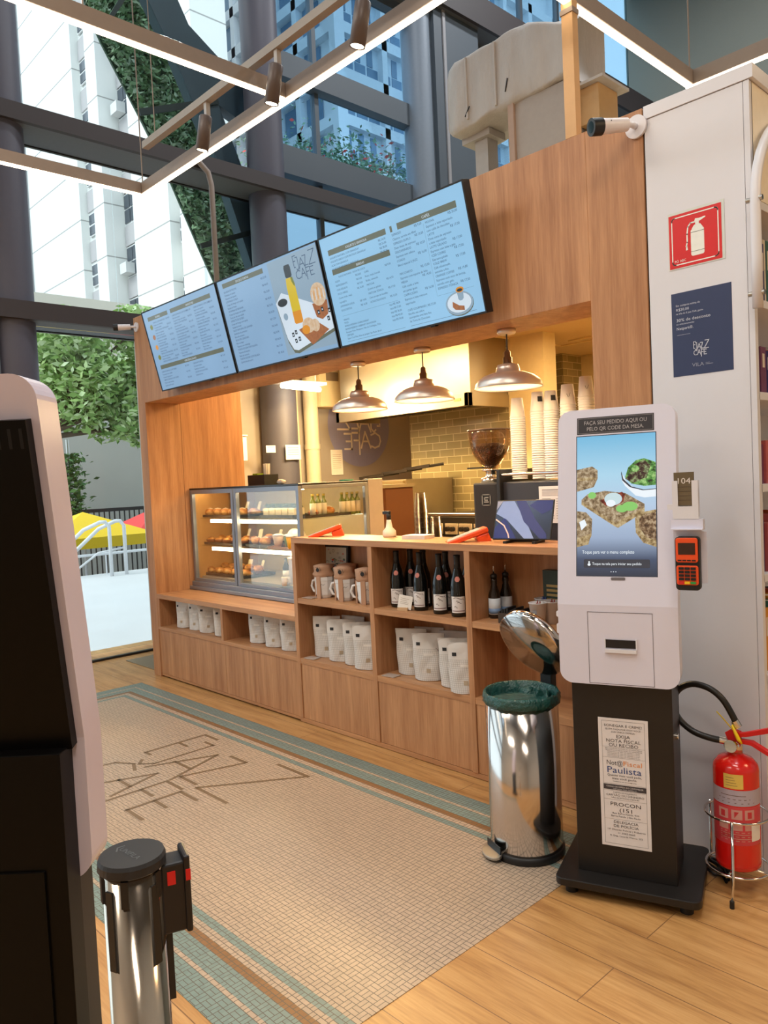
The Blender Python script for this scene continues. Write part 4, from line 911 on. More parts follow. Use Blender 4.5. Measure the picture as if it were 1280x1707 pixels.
food('bread_roll', -4.10, 3.52, CZ[2]+.018, 'round roll alone on the long dark tray behind the end glass', 'end glass snacks')
price_card(-4.10, 3.62, CZ[2]+.018, 'bright price card leaning on the dark tray behind the end glass')
for i in range(5): food('bread_roll', -4.10, 3.30+i*.095, CZ[1]+.009, 'bread roll behind the end glass on the middle case shelf', 'rolls behind the end glass on the middle shelf', RD(20*i))
for i, x_ in enumerate((-4.08, -3.97)):
    pass

# things on the case top
nb = thing('napkin_holder', 'black caddy with paper straws on top of the pastry case', 'caddy', (-5.20, 3.60, 1.50), 0)
m_ = MB(); m_.box(-.12, .12, -.07, .07, 0, .012); m_.box(-.12, .12, -.07, -.06, .012, .085); m_.box(-.12, .12, .06, .07, .012, .085); m_.box(-.12, -.11, -.06, .06, .012, .085); m_.box(.11, .12, -.06, .06, .012, .085); m_.box(.02, .03, -.06, .06, .012, .085); m_.build('box', BLACK, nb)
m_ = MB(); 
for k in range(9): m_.rod((.055+.012*(k % 3), -.02+.014*(k//3), .012), (.055+.016*(k % 3), -.024+.018*(k//3), .175), .005, n=6)
m_.build('straws', PAPER, nb)
MB().box(-.09, -.02, -.04, .02, .06, .098).build('green_packet', mat('lime', (150, 180, 30), .5), nb)
tag(MB().ball((0, 0, .02), (.045, .03, .02), 12, 6, jit=.15).build('crumpled_napkin', PAPER, loc=(-4.86, 3.60, 1.50)), 'small crumpled napkin beside the black caddy', 'napkin')
tag(MB().lathe([(0, 0), (.05, 0), (.055, .012), (0, .014)]).build('green_dish', mat('mint', (80, 170, 130), .4), loc=(-4.10, 3.7, 1.50)), 'small mint green dish on the end of the case top', 'dish')

for _o in list(bpy.data.objects):
    if _o.name not in _before and _o.parent is None and _o.location.length > 0: _o.location.x = _o.location.x*1.0226-(.13 if -5.0 < _o.location.x < -4.14 else .04) if _o.location.x < -4.14 else _o.location.x-.24; _o.location.y += .06 if _o.location.x < -4.5 else 0
# ================================================================ COFFEE BAGS
bagm = NT('pouch_print'); P, x, y, z = bagm.obj()
gx = bagm.math('FRACT', bagm.math('MULTIPLY', bagm.math('ADD', x, bagm.math('MULTIPLY', z, .12)), 95)); gz = bagm.math('FRACT', bagm.math('MULTIPLY', z, 95))
lnx = bagm.math('LESS_THAN', bagm.math('MINIMUM', gx, gz), .13); low = bagm.math('LESS_THAN', z, .17)
cc = bagm.mix(bagm.math('MULTIPLY', bagm.math('MULTIPLY', lnx, low), .75), srgb(216, 212, 208), srgb(150, 144, 136)); bagm.bsdf(cc, .45, bump=bagm.noise(P, 18, 4), bstr=.5, bd=.01)
POUCH = bagm.m
def make_bag(seed, lab, grp, loc, rz, sc_=1):
    r = random.Random(seed); t = thing('coffee_bag', lab, 'bag', loc, rz, grp)
    W, H, D = .178*sc_, .252*sc_, .075*sc_; pm = [r.uniform(-.006, .006) for _ in range(40)]
    def fn(side):
        def f(u, v):
            xw = (u-.5)*W*(1-.10*(1-v) if v < .9 else 1.0)*(1+.02*sin(v*9+seed)); tk = D/2*(1-v)**.6*(1-(2*u-1)**4*.85)+.002
            tk += .004*sin(u*11+seed)*sin(v*13+seed*2)*(1-abs(2*u-1)); return (xw, side*tk, .002+v*H+(.006*(2*u-1)**2 if v < .05 else 0))
        return f
    m_ = MB(); m_.grid(fn(-1), 14, 16); m_.grid(fn(1), 14, 16)
    a_ = [fn(-1)(i/14, 0) for i in range(15)]+[fn(1)(i/14, 0) for i in range(14, -1, -1)]; m_.add(a_, [tuple(range(len(a_)))])
    m_.build('pouch', POUCH, t)
    m_ = MB(); m_.box(-W/2, W/2, -.0035, .0035, H-.016, H+.002); m_.build('seal', mat('pouch_seal', (206, 202, 198), .5), t)
    def surf(u, v): p = fn(-1)(u, v); return (p[0], p[1]-.0012, p[2])
    def patch(u0, u1, v0, v1, m): q = MB(); q.grid(lambda a, b: surf(u0+(u1-u0)*a, v0+(v1-v0)*b), 3, 3, smooth=False); return q
    patch(.12, .25, .74, .81, 0).build('emblem', INK, t); patch(.36, .66, .53, .58, 0).build('name_label', mat('label_white', (228, 224, 218), .6), t); patch(.44, .58, .17, .26, 0).build('stamp', mat('stamp_tan', (176, 158, 134), .6), t)
    q = MB()
    for (du, dv) in ((0, 0), (.07, .035), (-.07, .04), (.03, -.04), (-.04, -.03)):
        q.add([surf(.80, .66), surf(.80+du, .66+dv), surf(.80+du*.6+.02, .66+dv*.4+.012)], [(0, 1, 2)]); 
    q.build('butterfly_print', mat('plum_print', (110, 84, 100), .6), t)
    return t
b1 = make_bag(1, 'white printed coffee bag, first in the lower cubby under the mugs', 'coffee bags under the mugs', (-3.765, 2.99, .41), RD(34))
bspec = [(-3.60, 2.97, 36, 'white coffee bag in the lower mug cubby, second in line'), (-3.445, 2.965, 37, 'white coffee bag in the lower mug cubby, third in line'), (-3.315, 2.93, 38, 'white coffee bag in the lower mug cubby, partly behind the divider')]
for x, y, r_, l_ in bspec: dup(b1, (x, y, .41), RD(r_), l_)
b2 = make_bag(4, 'white coffee bag at the start of the cubby beneath the wine', 'coffee bags beneath the wine', (-3.03, 3.0, .41), RD(30))
for x, y, r_, l_ in [(-2.865, 2.965, 32, 'white coffee bag beneath the wine, second in line with a flat top'), (-2.66, 2.95, 34, 'wide white coffee bag beneath the wine with a butterfly print'), (-2.545, 2.895, 36, 'white coffee bag beneath the wine, tucked against the divider')]: dup(b2, (x, y, .41), RD(r_), l_)
dup(b2, (-2.97, 3.085, .41), RD(20), 'white coffee bag standing behind the first one beneath the wine'); dup(b2, (-2.78, 3.085, .41), RD(22), 'white coffee bag standing in the back row beneath the wine')
dup(b1, (-3.62, 3.085, .41), RD(10), 'white coffee bag standing in the back row under the mugs'); 
b3 = make_bag(7, 'white coffee bag in the low shelf, nearest the glass door', 'coffee bags in the low shelf by the door', (-5.51, 2.95, .41), RD(16), .86)
for x, r_, l_ in [(-5.33, 18, 'white coffee bag in the low shelf, second from the door'), (-5.15, 50, 'white coffee bag turned sideways in the low shelf by the door'), (-4.93, 55, 'white coffee bag beside the low shelf divider, mostly hidden')]: dup(b3, (x, 2.96, .41), RD(r_), l_)
b4 = make_bag(9, 'white coffee bag in the second low shelf opening, first of three', 'coffee bags in the second low opening', (-4.50, 2.97, .41), RD(22), .88)
for x, r_, l_ in [(-4.29, 28, 'white coffee bag in the second low shelf opening, in the middle'), (-4.10, 36, 'white coffee bag in the second low shelf opening, beside the tall counter')]: dup(b4, (x, 2.96, .41), RD(r_), l_)
def cardlet(x, y, z, lab):
    o = MB().box(-.045, .045, -.03, .03, 0, .003).build('shelf_card', mat('clear_card', (196, 180, 168), .2), loc=(x, y, z), rz=.1); tag(o, lab, 'card')
cardlet(-3.80, 2.89, .412, 'small flat card lying on the shelf before the first bag'); cardlet(-3.09, 2.89, .412, 'small flat card lying beneath the wine cubby bags'); cardlet(-3.80, 2.90, .789, 'small flat card lying beside the wrapped mugs')

# ================================================================ WINE, MUGS, OIL, CUPS
wg = mat('wine_glass_dark', (12, 13, 12), .07, spec=.6); wl = mat('wine_label', (226, 222, 220), .6); seal_ = mat('pink_seal', (196, 120, 108), .5)
def wine(x, y, lab, rz=0, f=[None]):
    if f[0]: return dup(f[0], (x, y, .787), rz, lab)
    t = thing('wine_bottle', lab, 'bottle', (x, y, .787), rz, 'wine bottles in the middle cubby')
    MB().lathe([(0, .006), (.030, .0), (.0385, .003), (.040, .012), (.040, .155), (.036, .180), (.026, .215), (.0175, .245), (.0150, .27), (.0150, .30), (.0165, .302), (.0165, .312), (.0, .312)], n=32).build('bottle_body', wg, t)
    MB().lathe([(.0160, .245), (.0176, .245), (.0158, .27), (.0158, .30), (.0172, .302), (.0172, .3135), (0, .3135)], n=24).build('capsule', mat('capsule_black', (24, 24, 26), .4), t)
    def lab_(r_, a0, a1, z0, z1, m, name):
        q = MB(); q.grid(lambda u, v: (r_*cos(a0+(a1-a0)*u), r_*sin(a0+(a1-a0)*u), z0+(z1-z0)*v), 12, 1); return q.build(name, m, t)
    d = RD(-52); lab_(.0405, d-.95, d+.95, .022, .105, wl, 'paper_label'); lab_(.0409, d-.85, d+.85, .030, .034, mat('label_band', (110, 70, 74), .6), 'label_band')
    q = MB()
    for (u0, u1, z0) in ((-.6, .5, .094), (-.25, .15, .078), (-.1, .4, .072), (-.5, -.1, .05), (.55, .8, .088)):
        q.grid(lambda u, v: (.0409*cos(d+u0+(u1-u0)*u), .0409*sin(d+u0+(u1-u0)*u), z0+.004*v+.004*sin(u*5)), 6, 1)
    q.build('label_print', mat('label_ink', (130, 120, 118), .6), t)
    q = MB(); q.grid(lambda u, v: ((.0308+.008*(1-v))*cos(d+(u-.5)*.75*sin(pi*(.15+.7*v))), (.0308+.008*(1-v))*sin(d+(u-.5)*.75*sin(pi*(.15+.7*v))), .180+.026*v), 8, 6); q.build('neck_seal', seal_, t)
    f[0] = t; return t
wine(-3.085, 2.965, 'dark wine bottle at the start of the middle cubby'); wine(-3.065, 3.055, 'dark wine bottle hidden behind the first one in the cubby', .1)
wine(-2.955, 3.045, 'slender-looking wine bottle standing behind the small white card', -.1); wine(-2.895, 2.955, 'dark wine bottle in front, between the white card and the cubby centre', -.35)
wine(-2.735, 2.935, 'dark wine bottle second from the cubby divider'); wine(-2.775, 3.03, 'dark wine bottle hidden behind the second from the divider', .1)
wine(-2.60, 2.925, 'dark wine bottle standing against the cubby divider'); wine(-2.64, 3.05, 'dark wine bottle in the back row near the divider', -.2)
t = thing('card_holder', 'small white card in a wooden block in front of the wine', 'card', (-2.965, 2.885, .787), RD(18))
MB().box(-.03, .03, -.012, .012, 0, .018).build('wooden_block', mat('pale_wood', (206, 170, 130), .5), t, bevel=.001)
a = Art(); W, H = .082, .072; a.prism([(0, 0), (W, 0), (W, H), (0, H)], .0004, .002, 0); a.rect(0, W, 0, H, 0, 0)
for k, q in enumerate((.054, .044, .034, .026)): a.line([(.012, q), (.012+(.05 if k != 1 else .04), q)], .0016, 1, 1)
o = a.build('card', [PAPER, mat('faded_ink', (150, 130, 110), .7)], t); o.location = (-.035, 0, .018); o.rotation_euler = (-.12, .17, 0)
def mugpack(x, y, lab, rz=0, f=[None]):
    if f[0]: return dup(f[0], (x, y, .787), rz, lab)
    t = thing('wrapped_mug', lab, 'mug', (x, y, .787), rz, 'mugs wrapped in kraft paper'); t.scale = (1.2, 1.2, 1.08)
    MB().lathe([(0, 0), (.034, 0), (.040, .01), (.048, .07), (.049, .10), (.051, .102), (.051, .122), (.047, .122), (.045, .02), (0, .012)], n=10, smooth=False).build('mug_body', mat('mug_white', (226, 226, 226), .3), t)
    m_ = MB(); m_.box(-.012, .012, -.0535, -.046, .0, .125); m_.box(-.012, .012, .046, .0535, 0, .125); m_.box(-.055, -.0475, -.012, .012, 0, .125); m_.build('paper_band', KRAFT, t, bevel=.001)
    m_ = MB(); m_.lathe([(.046, .115), (.052, .14), (.044, .165), (.052, .185), (.020, .195), (0, .192)], n=14, jit=lambda a, k: .14*sin(a*3+k*1.7)+.08*sin(a*5+k)); m_.build('folded_paper', KRAFT, t)
    MB().tube([(-.048, 0, .10), (-.072, 0, .095), (-.082, 0, .065), (-.07, 0, .035), (-.045, 0, .03)], .007, n=8).build('handle', mat('mug_white', (226, 226, 226), .3), t)
    a = Art(); a.line([(-.012, 0), (-.004, .008), (.004, .002), (.012, .010)], .0012, 0, 0); o = a.build('drawing', INK, t); o.location = (.022, -.0475, .075); o.rotation_euler.z = .35
    q = Art(); q.disc(0, 0, .010, .012, 0, 0); q.line([(-.012, .012), (.012, .02), (.02, -.004)], .002, 0, 0); o = q.build('paper_ornament', INK, t); o.location = (0, -.054, .165)
    f[0] = t; return t
mugpack(-3.735, 2.965, 'kraft wrapped white mug with looped handle, first in the cubby', RD(15)); mugpack(-3.605, 3.045, 'kraft wrapped white mug half hidden behind its neighbours', RD(30))
mugpack(-3.525, 2.955, 'kraft wrapped white mug in front, middle of the cubby', RD(24)); mugpack(-3.325, 2.95, 'kraft wrapped white mug beside the cubby divider', RD(28))
t = thing('framed_print', 'small black framed doodle print leaning behind the wrapped mugs', 'picture', (-3.90, 3.075, .787), 0); t.rotation_euler.x = -.06
W, H = .255, .315
m_ = MB(); m_.box(0, .016, 0, .02, 0, H); m_.box(W-.016, W, 0, .02, 0, H); m_.box(.016, W-.016, 0, .02, 0, .016); m_.box(.016, W-.016, 0, .02, H-.016, H); m_.build('frame', BLACK, t)
a = Art(); a.rect(.016, W-.016, .016, H-.016, 0, -10); rp = random.Random(8)
for k in range(75):
    cx_, cz_ = W*.5+rp.gauss(0, .042), H*.55+rp.gauss(0, .055)
    if not (.03 < cx_ < W-.03 and .03 < cz_ < H-.03): continue
    c = rp.choice((1, 1, 1, 2, 3, 4, 5)); r_ = rp.uniform(.004, .011)
    if c == 1: a.ring(cx_-r_*1.4, cx_+r_*1.4, cz_-r_, cz_+r_, .0016, 1, -9, r=r_*.8)
    else: a.disc(cx_, cz_, r_, r_*.6, c, -9+k*.001, 10)
a.build('print', [mat('print_paper', (206, 212, 206), .5), INK, RED, mat('print_green', (120, 140, 80), .6), mat('print_blue', (60, 84, 140), .6), mat('print_pink', (206, 150, 140), .6)], t)
def oil(x, y, lab, f=[None]):
    if f[0]: return dup(f[0], (x, y, .787), .5, lab)
    t = thing('oil_bottle', lab, 'bottle', (x, y, .787), 0, 'oil bottles in the right cubby')
    MB().lathe([(0, 0), (.028, 0), (.030, .006), (.030, .115), (.020, .145), (.015, .165), (.017, .185), (.015, .20), (0, .20)], n=24).build('bottle_body', mat('brown_glass', (34, 24, 16), .1), t)
    MB().lathe([(0, .20), (.017, .20), (.017, .215), (.008, .222), (0, .222)], n=16).build('cap', BLACK, t)
    MB().tube([(0, 0, .222), (0, 0, .25), (.004, 0, .262)], .0035, n=8).build('pourer', CHROME, t)
    MB().lathe([(.0305, .02), (.0305, .10), (.030, .10), (.030, .02)], closed=True, n=24).build('paper_label', mat('oil_label', (206, 214, 222), .5), t)
    MB().lathe([(.0308, .025), (.0308, .05), (.0305, .05), (.0305, .025)], closed=True, n=24).build('label_band', mat('oil_band', (120, 150, 190), .5), t)
    f[0] = t; return t
oil(-2.415, 2.985, 'dark oil bottle with pale label and pourer, in front of its twin'); oil(-2.405, 3.065, 'dark oil bottle with pourer, standing behind its twin')
t = thing('sachet_box', 'small black acrylic box of sachets on the cubby shelf', 'box', (-2.26, 2.945, .787), RD(8))
m_ = MB(); m_.box(-.065, .065, -.05, -.046, 0, .05); m_.box(-.065, .065, .046, .05, 0, .06); m_.box(-.065, -.061, -.046, .046, 0, .055); m_.box(.061, .065, -.046, .046, 0, .055); m_.box(-.061, .061, -.046, .046, 0, .004); m_.build('box', mat('smoked_acrylic', (60, 56, 56), .1), t)
m_ = MB(); 
for k in range(8): m_.box(-.055+k*.014, -.045+k*.014, -.04, .04, .005, .062+.006*(k % 3))
m_.build('sachets', BLACK, t)
CUPW = mat('paper_cup_white', (226, 222, 222), .5)
def cup_geo(mb, h=.105, r0=.030, r1=.042, up=True, n=24):
    if up: mb.lathe([(0, .004), (r0-.002, .004), (r0-.002, 0), (r0, 0), (r1-.001, h-.003), (r1+.002, h-.003), (r1+.002, h), (r1-.001, h+.001), (r0-.001, .006), (0, .006)], n=n)
    else: mb.lathe([(0, h-.005), (r0-.002, h-.005), (r0-.001, h), (r0, h), (r1-.001, .004), (r1+.0015, .0035), (r1+.0015, 0), (r1-.001, -.0005), (r0-.003, h-.008), (0, h-.008)], n=n)
    return mb
t0 = None
for (x, y, l_, rr) in ((-2.10, 3.02, 'white paper cup with red sticks in the open cubby', 0), (-2.185, 3.07, 'white paper cup with blue packets at the back of the cubby', 1), (-2.0, 3.05, 'white paper cup with a dark mark beside the kiosk edge', 2), (-2.135, 2.955, 'front white paper cup with a grey emblem in the cubby', 3)):
    t = thing('paper_cup', l_, 'cup', (x, y, .787), RD(-40), 'paper cups in the open cubby')
    cup_geo(MB()).build('cup_body', CUPW, t)
    m_ = MB()
    for k in range(7): m_.rod((-.02+.006*k, .004*(k % 3), .01), (-.022+.007*k, .004*(k % 3), .100+.012*(k % 2)), .003, n=5)
    m_.build('stirrers', [mat('stick_red', (150, 50, 40), .5), mat('stick_blue', (60, 90, 180), .5), mat('stick_brown', (120, 90, 70), .6), mat('stick_red', (150, 50, 40), .5)][rr], t)
    if rr in (2, 3):
        q = MB(); q.grid(lambda u, v: ((.0372+.0035*v)*cos(-.9+.5*u), (.0372+.0035*v)*sin(-.9+.5*u), .045+.028*v), 4, 1); q.build('emblem', INK if rr == 2 else mat('emblem_grey', (150, 150, 156), .6), t)
t = thing('tea_box', 'dark green tea box with gold lines at the end of the cubby', 'box', (-2.19, 3.105, .86), 0); t.location = (-2.03, 3.10, .787)
MB().box(-.16, .0, -.02, .015, 0, .24).build('carton', mat('dark_green_carton', (36, 54, 44), .5), t)
a = Art()
for k in range(4): a.rect(-.14, -.03, .16-k*.022, .172-k*.022, 0, 0)
o = a.build('gold_lines', mat('gold_print', (176, 148, 84), .4), t); o.location.y = -.021

# ================================================================ ON THE TALL COUNTER
def card_machine(x, y, rz, lab, tilt=.32):
    t = thing('card_terminal', lab, 'card reader', (x, y, 1.165), rz, 'orange card terminals on the counter'); t.scale = (1.2, 1.2, 1.2)
    M = Matrix.Translation((0, 0, .012)) @ Matrix.Rotation(tilt, 4, 'X')
    MB().box(-.04, .04, -.09, .09, 0, .022, M=M).build('body', ORANGE, t, bevel=.006)
    MB().box(-.034, .034, -.082, .06, .022, .024, M=M).build('screen', mat('pale_screen', (196, 200, 196), .15, emit=(150, 170, 176), es=.15), t)
    MB().box(-.034, .034, .03, .088, -.045, 0, M=M).build('printer_bulge', ORANGE, t, bevel=.008)
    MB().box(-.03, .03, -.095, -.085, .004, .010, M=M).build('card_slot', BLACK, t)
    return t
card_machine(-3.74, 3.0, RD(-42), 'orange card terminal tilted on the counter end by the pastry case'); card_machine(-2.56, 2.97, RD(-40), 'orange card terminal lying beside the tablet')
tag(MB().box(-.06, .06, -.05, .05, 0, .022).build('payment_base', mat('red_plastic', (206, 30, 50), .4), loc=(-2.63, 2.93, 1.165), rz=.4, bevel=.005), 'flat red holder under the corner of the terminal by the tablet', 'holder') if False else None
tb_ = thing('tablet', 'tablet with blue geometric wallpaper on a black stand, facing the customers', 'tablet', (-2.22, 2.965, 1.165), RD(12)); 
M = Matrix.Translation((0, 0, .018)) @ Matrix.Rotation(-.36, 4, 'X')
MB().box(-.155, .145, 0, .009, 0, .20, M=M).build('body', BLACK, tb_, bevel=.004)
a = Art(); a.lay = .0005; X0, X1, Z0, Z1 = -.149, .139, .006, .194; a.rect(X0, X1, Z0, Z1, 0, 0)
a.poly([(X0, .06), (-.10, .11), (-.03, .006), (X0, .006)], 1, 1); a.poly([(X0, .13), (-.12, .194), (-.06, .194), (.03, .06), (.06, .006), (.01, .006), (-.09, .10)], 2, 1.5); a.poly([(-.05, .194), (.0, .194), (.06, .10), (.12, .03), (.125, .006), (.09, .006), (.0, .09)], 1, 2)
a.poly([(.02, .17), (.06, .194), (.139, .194), (.139, .15), (.09, .125)], 1, 2.5); a.poly([(-.149, .194), (-.12, .194), (-.149, .15)], 3, 2); a.line([(-.145, .10), (-.10, .07), (-.075, .03), (-.068, .01)], .006, 4, 3)
a.build('display', [mat('tab_steel', (110, 132, 170), .15, emit=(112, 132, 172), es=.35), mat('tab_navy', (52, 60, 110), .15, emit=(56, 66, 116), es=.35), mat('tab_blue', (130, 148, 190), .15, emit=(120, 140, 186), es=.35), mat('tab_grey', (150, 152, 170), .15, emit=(150, 152, 172), es=.3), mat('tab_peach', (240, 196, 180), .2, emit=(240, 190, 170), es=.4)], tb_).matrix_local = M
m_ = MB(); m_.box(-.09, -.07, -.02, .09, 0, .012); m_.box(.06, .08, -.02, .09, 0, .012); m_.box(-.09, .08, .075, .09, 0, .012); m_.build('stand', BLACK, tb_, bevel=.002)
MB().box(-.08, .07, .035, .045, .012, .10).build('stand_back', BLACK, tb_)
t = thing('napkin_stack', 'low stack of white napkins on the counter before the range', 'napkins', (-2.97, 3.03, 1.165), RD(10))
m_ = MB()
for k in range(9): m_.box(-.075+.0015*(k % 3), .075+.0015*(k % 2), -.05, .05, k*.0024, k*.0024+.0019)
m_.build('napkins', PAPER, t)
t = thing('spray_bottle', 'white spray bottle with black nozzle on the counter', 'bottle', (-3.245, 3.075, 1.165)); MB().lathe([(0, 0), (.036, 0), (.040, .01), (.038, .035), (.020, .055), (.015, .085), (.013, .10), (0, .10)], n=24).build('bottle_body', mat('white_bottle', (236, 226, 206), .35), t); MB().lathe([(0, .1), (.014, .1), (.014, .125), (.008, .14), (0, .14)], n=14).build('nozzle_cap', BLACK, t); MB().box(-.045, .012, -.008, .008, .13, .15).build('trigger', BLACK, t, bevel=.003)
# clear plastic cup stack
clearp = glass('clear_plastic', (.88, .86, .83), .05, .15)
pc0 = None
for k in range(11):
    l_ = 'clear plastic cup, %s of the stack beside the spray bottle' % ('topmost' if k == 10 else 'lowest' if k == 0 else 'one from the middle')
    if pc0: dup(pc0, (-3.20, 3.30, .99+k*.030), 0, l_); continue
    pc0 = thing('plastic_cup', l_, 'cup', (-3.20, 3.30, .99), 0, 'clear plastic cups in the stack'); cup_geo(MB(), .12, .030, .042, False, 20).build('cup_body', clearp, pc0)
for k in range(8):
    dup(pc0, (-3.115, 3.33, .95+k*.028), 0, 'clear plastic cup in the shorter stack behind the tall clear one', 'clear plastic cups in the shorter stack')

# ================================================================ BACK WORKTOP AND MACHINES
bw_ = thing('back_worktop', 'steel work bench behind the tall counter carrying the coffee machines', 'worktop'); 
MB().box(-3.30, -1.80, 3.22, 3.85, .90, .94).build('top', KSTEEL, bw_, bevel=.003); MB().box(-3.28, -1.82, 3.26, 3.83, .02, .90).build('body', BLACKM, bw_)
gr_ = thing('coffee_grinder', 'black coffee grinder with a clear hopper of beans', 'grinder', (-2.755, 3.42, .94), RD(20))
m_ = MB(); m_.prism(rrect(-.078, .078, 0, .515, .012), -.09, .13); m_.build('body', mat('grinder_black', (38, 40, 46), .4), gr_, bevel=.012, seg=3)
MB().lathe([(0, .515), (.06, .515), (.055, .54), (.03, .545), (.03, .575), (.05, .58), (.05, .59), (0, .59)], n=28).build('collar', CHROME, gr_)
hop = glass('hopper_smoke', (.86, .78, .70), .04)
MB().lathe([(.03, .585), (.06, .62), (.098, .675), (.115, .73), (.120, .79), (.122, .805), (.118, .805), (.111, .73), (.094, .678), (.056, .624), (.026, .59)], n=40, closed=True).build('hopper', hop, gr_)
MB().lathe([(0, .805), (.124, .805), (.124, .812), (.05, .818), (0, .818)], n=40).build('hopper_lid', mat('smoke_lid', (90, 78, 70), .15), gr_)
bn = NT('coffee_beans'); P, x, y, z = bn.obj(); vo = bn.n('ShaderNodeTexVoronoi'); vo.inputs['Scale'].default_value = 130; bn.t.links.new(P, vo.inputs['Vector'])
bn.bsdf(bn.ramp(vo.outputs['Distance'], [(0, srgb(110, 62, 34)), (.6, srgb(40, 22, 14))]), .4, bump=vo.outputs['Distance'], bstr=.8)
MB().lathe([(0, .595), (.024, .595), (.052, .628), (.09, .682), (.102, .715), (.05, .735), (0, .73)], n=28).build('beans', bn.m, gr_)['kind'] = 'stuff'
q = Art(); q.ring(0, .046, 0, .058, .005, 0, 1, r=.006); q.rect(.006, .040, .006, .052, 1, .5); q.line([(.034, .042), (.014, .042), (.014, .028), (.030, .028)], .007, 0, 2); q.line([(.012, .018), (.034, .018)], .007, 0, 2); o = q.build('maker_badge', [CHROME, BLACK], gr_); o.location = (-.025, -.092, .39)
MB().box(-.13, .02, -.03, -.02, .595, .603).build('hopper_slide', BLACK, gr_)
em = thing('espresso_machine', 'wide black espresso machine with a menu card and cups on top', 'coffee machine', (-2.62, 3.34, .94))
MB().box(0, .84, 0, .46, 0, .515).build('body', mat('machine_black', (44, 45, 54), .38), em, bevel=.008)
MB().box(-.012, .012, -.03, .44, 0, .585).build('side_post', BLACK, em, bevel=.004)
MB().rod((.0, -.012, .555), (.84, -.012, .555), .009).build('cup_rail', CHROME, em)
MB().rod((.82, -.012, .515), (.82, -.012, .555), .006).build('rail_post', CHROME, em)
q = Art(); q.rect(0, .20, 0, .19, 0, 0); q.prism([(0, 0), (.20, 0), (.20, .19), (0, .19)], .0004, .004, 0); q.rect(.02, .18, .14, .165, 2, 1); q.rect(.02, .18, .168, .174, 1, 1)
for k in range(9): q.line([(.02, .125-k*.0125), (.09 if k % 3 else .07, .125-k*.0125)], .003, 1, 1); q.line([(.105, .125-k*.0125), (.18 if k % 2 else .16, .125-k*.0125)], .003, 1, 1)
o = q.build('menu_card', [mat('card_white', (220, 218, 226), .5), mat('card_ink', (140, 140, 150), .6), mat('card_band', (176, 176, 186), .6)], em); o.location = (.25, -.012, .295)
q = Art(); q.ring(0, .05, 0, .115, .006, 0, 1, r=.006); q.rect(.006, .044, .006, .109, 1, .5); q.line([(.014, .09), (.014, .03), (.034, .03)], .006, 0, 2); q.line([(.014, .06), (.03, .06)], .006, 0, 2)
o = q.build('badge', [mat('badge_white', (230, 228, 226), .4), BLACK], em); o.location = (.222, -.004, .30)
# cup stacks: inverted cups, each one an object
stacks = [(-2.555, 3.42, 1.905, .0119, 'tall stack nearest the grinder'), (-2.505, 3.54, 1.935, .0119, 'stack half hidden behind the first two'), (-2.435, 3.44, 1.925, .0122, 'stack with the black emblem, beside the grinder stack'), (-2.352, 3.44, 1.922, .0122, 'stack with the black emblem, nearer the kiosk'), (-2.262, 3.46, 1.945, .0135, 'wide stack rising behind the kiosk top'), (-2.165, 3.48, 1.975, .0135, 'tallest stack beside the oak jamb')]
cup0 = None; ch = .105
emb = None
for si, (x, y, zt, pit, nm_) in enumerate(stacks):
    zb = 1.457; nn = int((zt-ch-zb)/pit); sc_ = 1.0 if si < 4 else 1.08
    first = True
    for k in range(nn+1):
        z_ = zt-ch*(1)-(nn-k)*pit
        lab = 'white paper cup, top of the %s' % nm_ if k == nn else 'white paper cup within the %s' % nm_
        grp = 'paper cups in the %s' % nm_
        if cup0 is None:
            cup0 = thing('nested_cup', lab, 'cup', (x, y, z_), 0, grp); cup_geo(MB(), ch, .0305, .0415, False, 24).build('cup_body', CUPW, cup0); c = cup0
        else: c = dup(cup0, (x, y, z_), 0, lab, grp, None)
        if k == nn:
            q = MB(); A = -.95 if si in (2, 3) else -.75; rz_ = (lambda z__: .0418-(.0110)*z__/ch)
            q.grid(lambda u, v: (rz_(.052+.028*v)*cos(A+.75*u), rz_(.052+.028*v)*sin(A+.75*u), .052+.028*v), 6, 1)
            if si in (2, 3): q.build('black_emblem', INK, c)
            elif si >= 4:
                q = MB(); q.tube([(rz_(.05)*cos(a_), rz_(.05)*sin(a_), .05+.012*sin(a_*9)) for a_ in (-1.1, -1.0, -.9, -.8, -.7, -.6)], .0008, n=4); q.build('drawing', INK, c)
            if si == 5:
                pass
# wrapped goods above the last stack
# range, oven and sink behind
ov = thing('steel_oven', 'tall steel kitchen cabinet with black trays on top', 'oven', (-6.00, 5.35, 0))
MB().box(0, .62, 0, .69, .12, 1.49).build('body', KSTEEL, ov, bevel=.004)
MB().box(0, .62, -.04, -.001, .14, 1.48).build('door', mat('aged_steel', (176, 160, 124), .4, .7), ov, bevel=.003)
for (x, y) in ((.04, .04), (.58, .04), (.04, .64), (.58, .64)): MB().rod((x, y, 0), (x, y, .12), .02).build('foot', BLACK, ov)
for k in range(3): MB().box(.50, .58, -.043, -.04, 1.10-k*.08, 1.17-k*.08).build('paper_label', mat('aged_label', (180, 166, 130), .6), ov)
for i, (dx, l_) in enumerate(((.08, 'black tray propped over the shelf beside the oven'), (.30, 'black tray tilted on top of the oven'), (.50, 'black tray overlapping the other one on the oven top'))):
    o = MB(); o.box(-.17, .17, -.12, .12, 0, .012); o.box(-.17, .17, -.125, -.115, 0, .03); o.box(-.17, .17, .115, .125, 0, .03); o = o.build('baking_tray', mat('tray_black', (34, 28, 24), .5), loc=(-6.0+dx, 5.50+.12*i, 1.525+.035*i)); o.rotation_euler = (.05, -.08, .1); tag(o, l_, 'tray')
sf = thing('wall_shelf', 'steel shelf with a cardboard brown cupboard under it beside the pastry case', 'shelf', (-5.40, 4.72, 0))
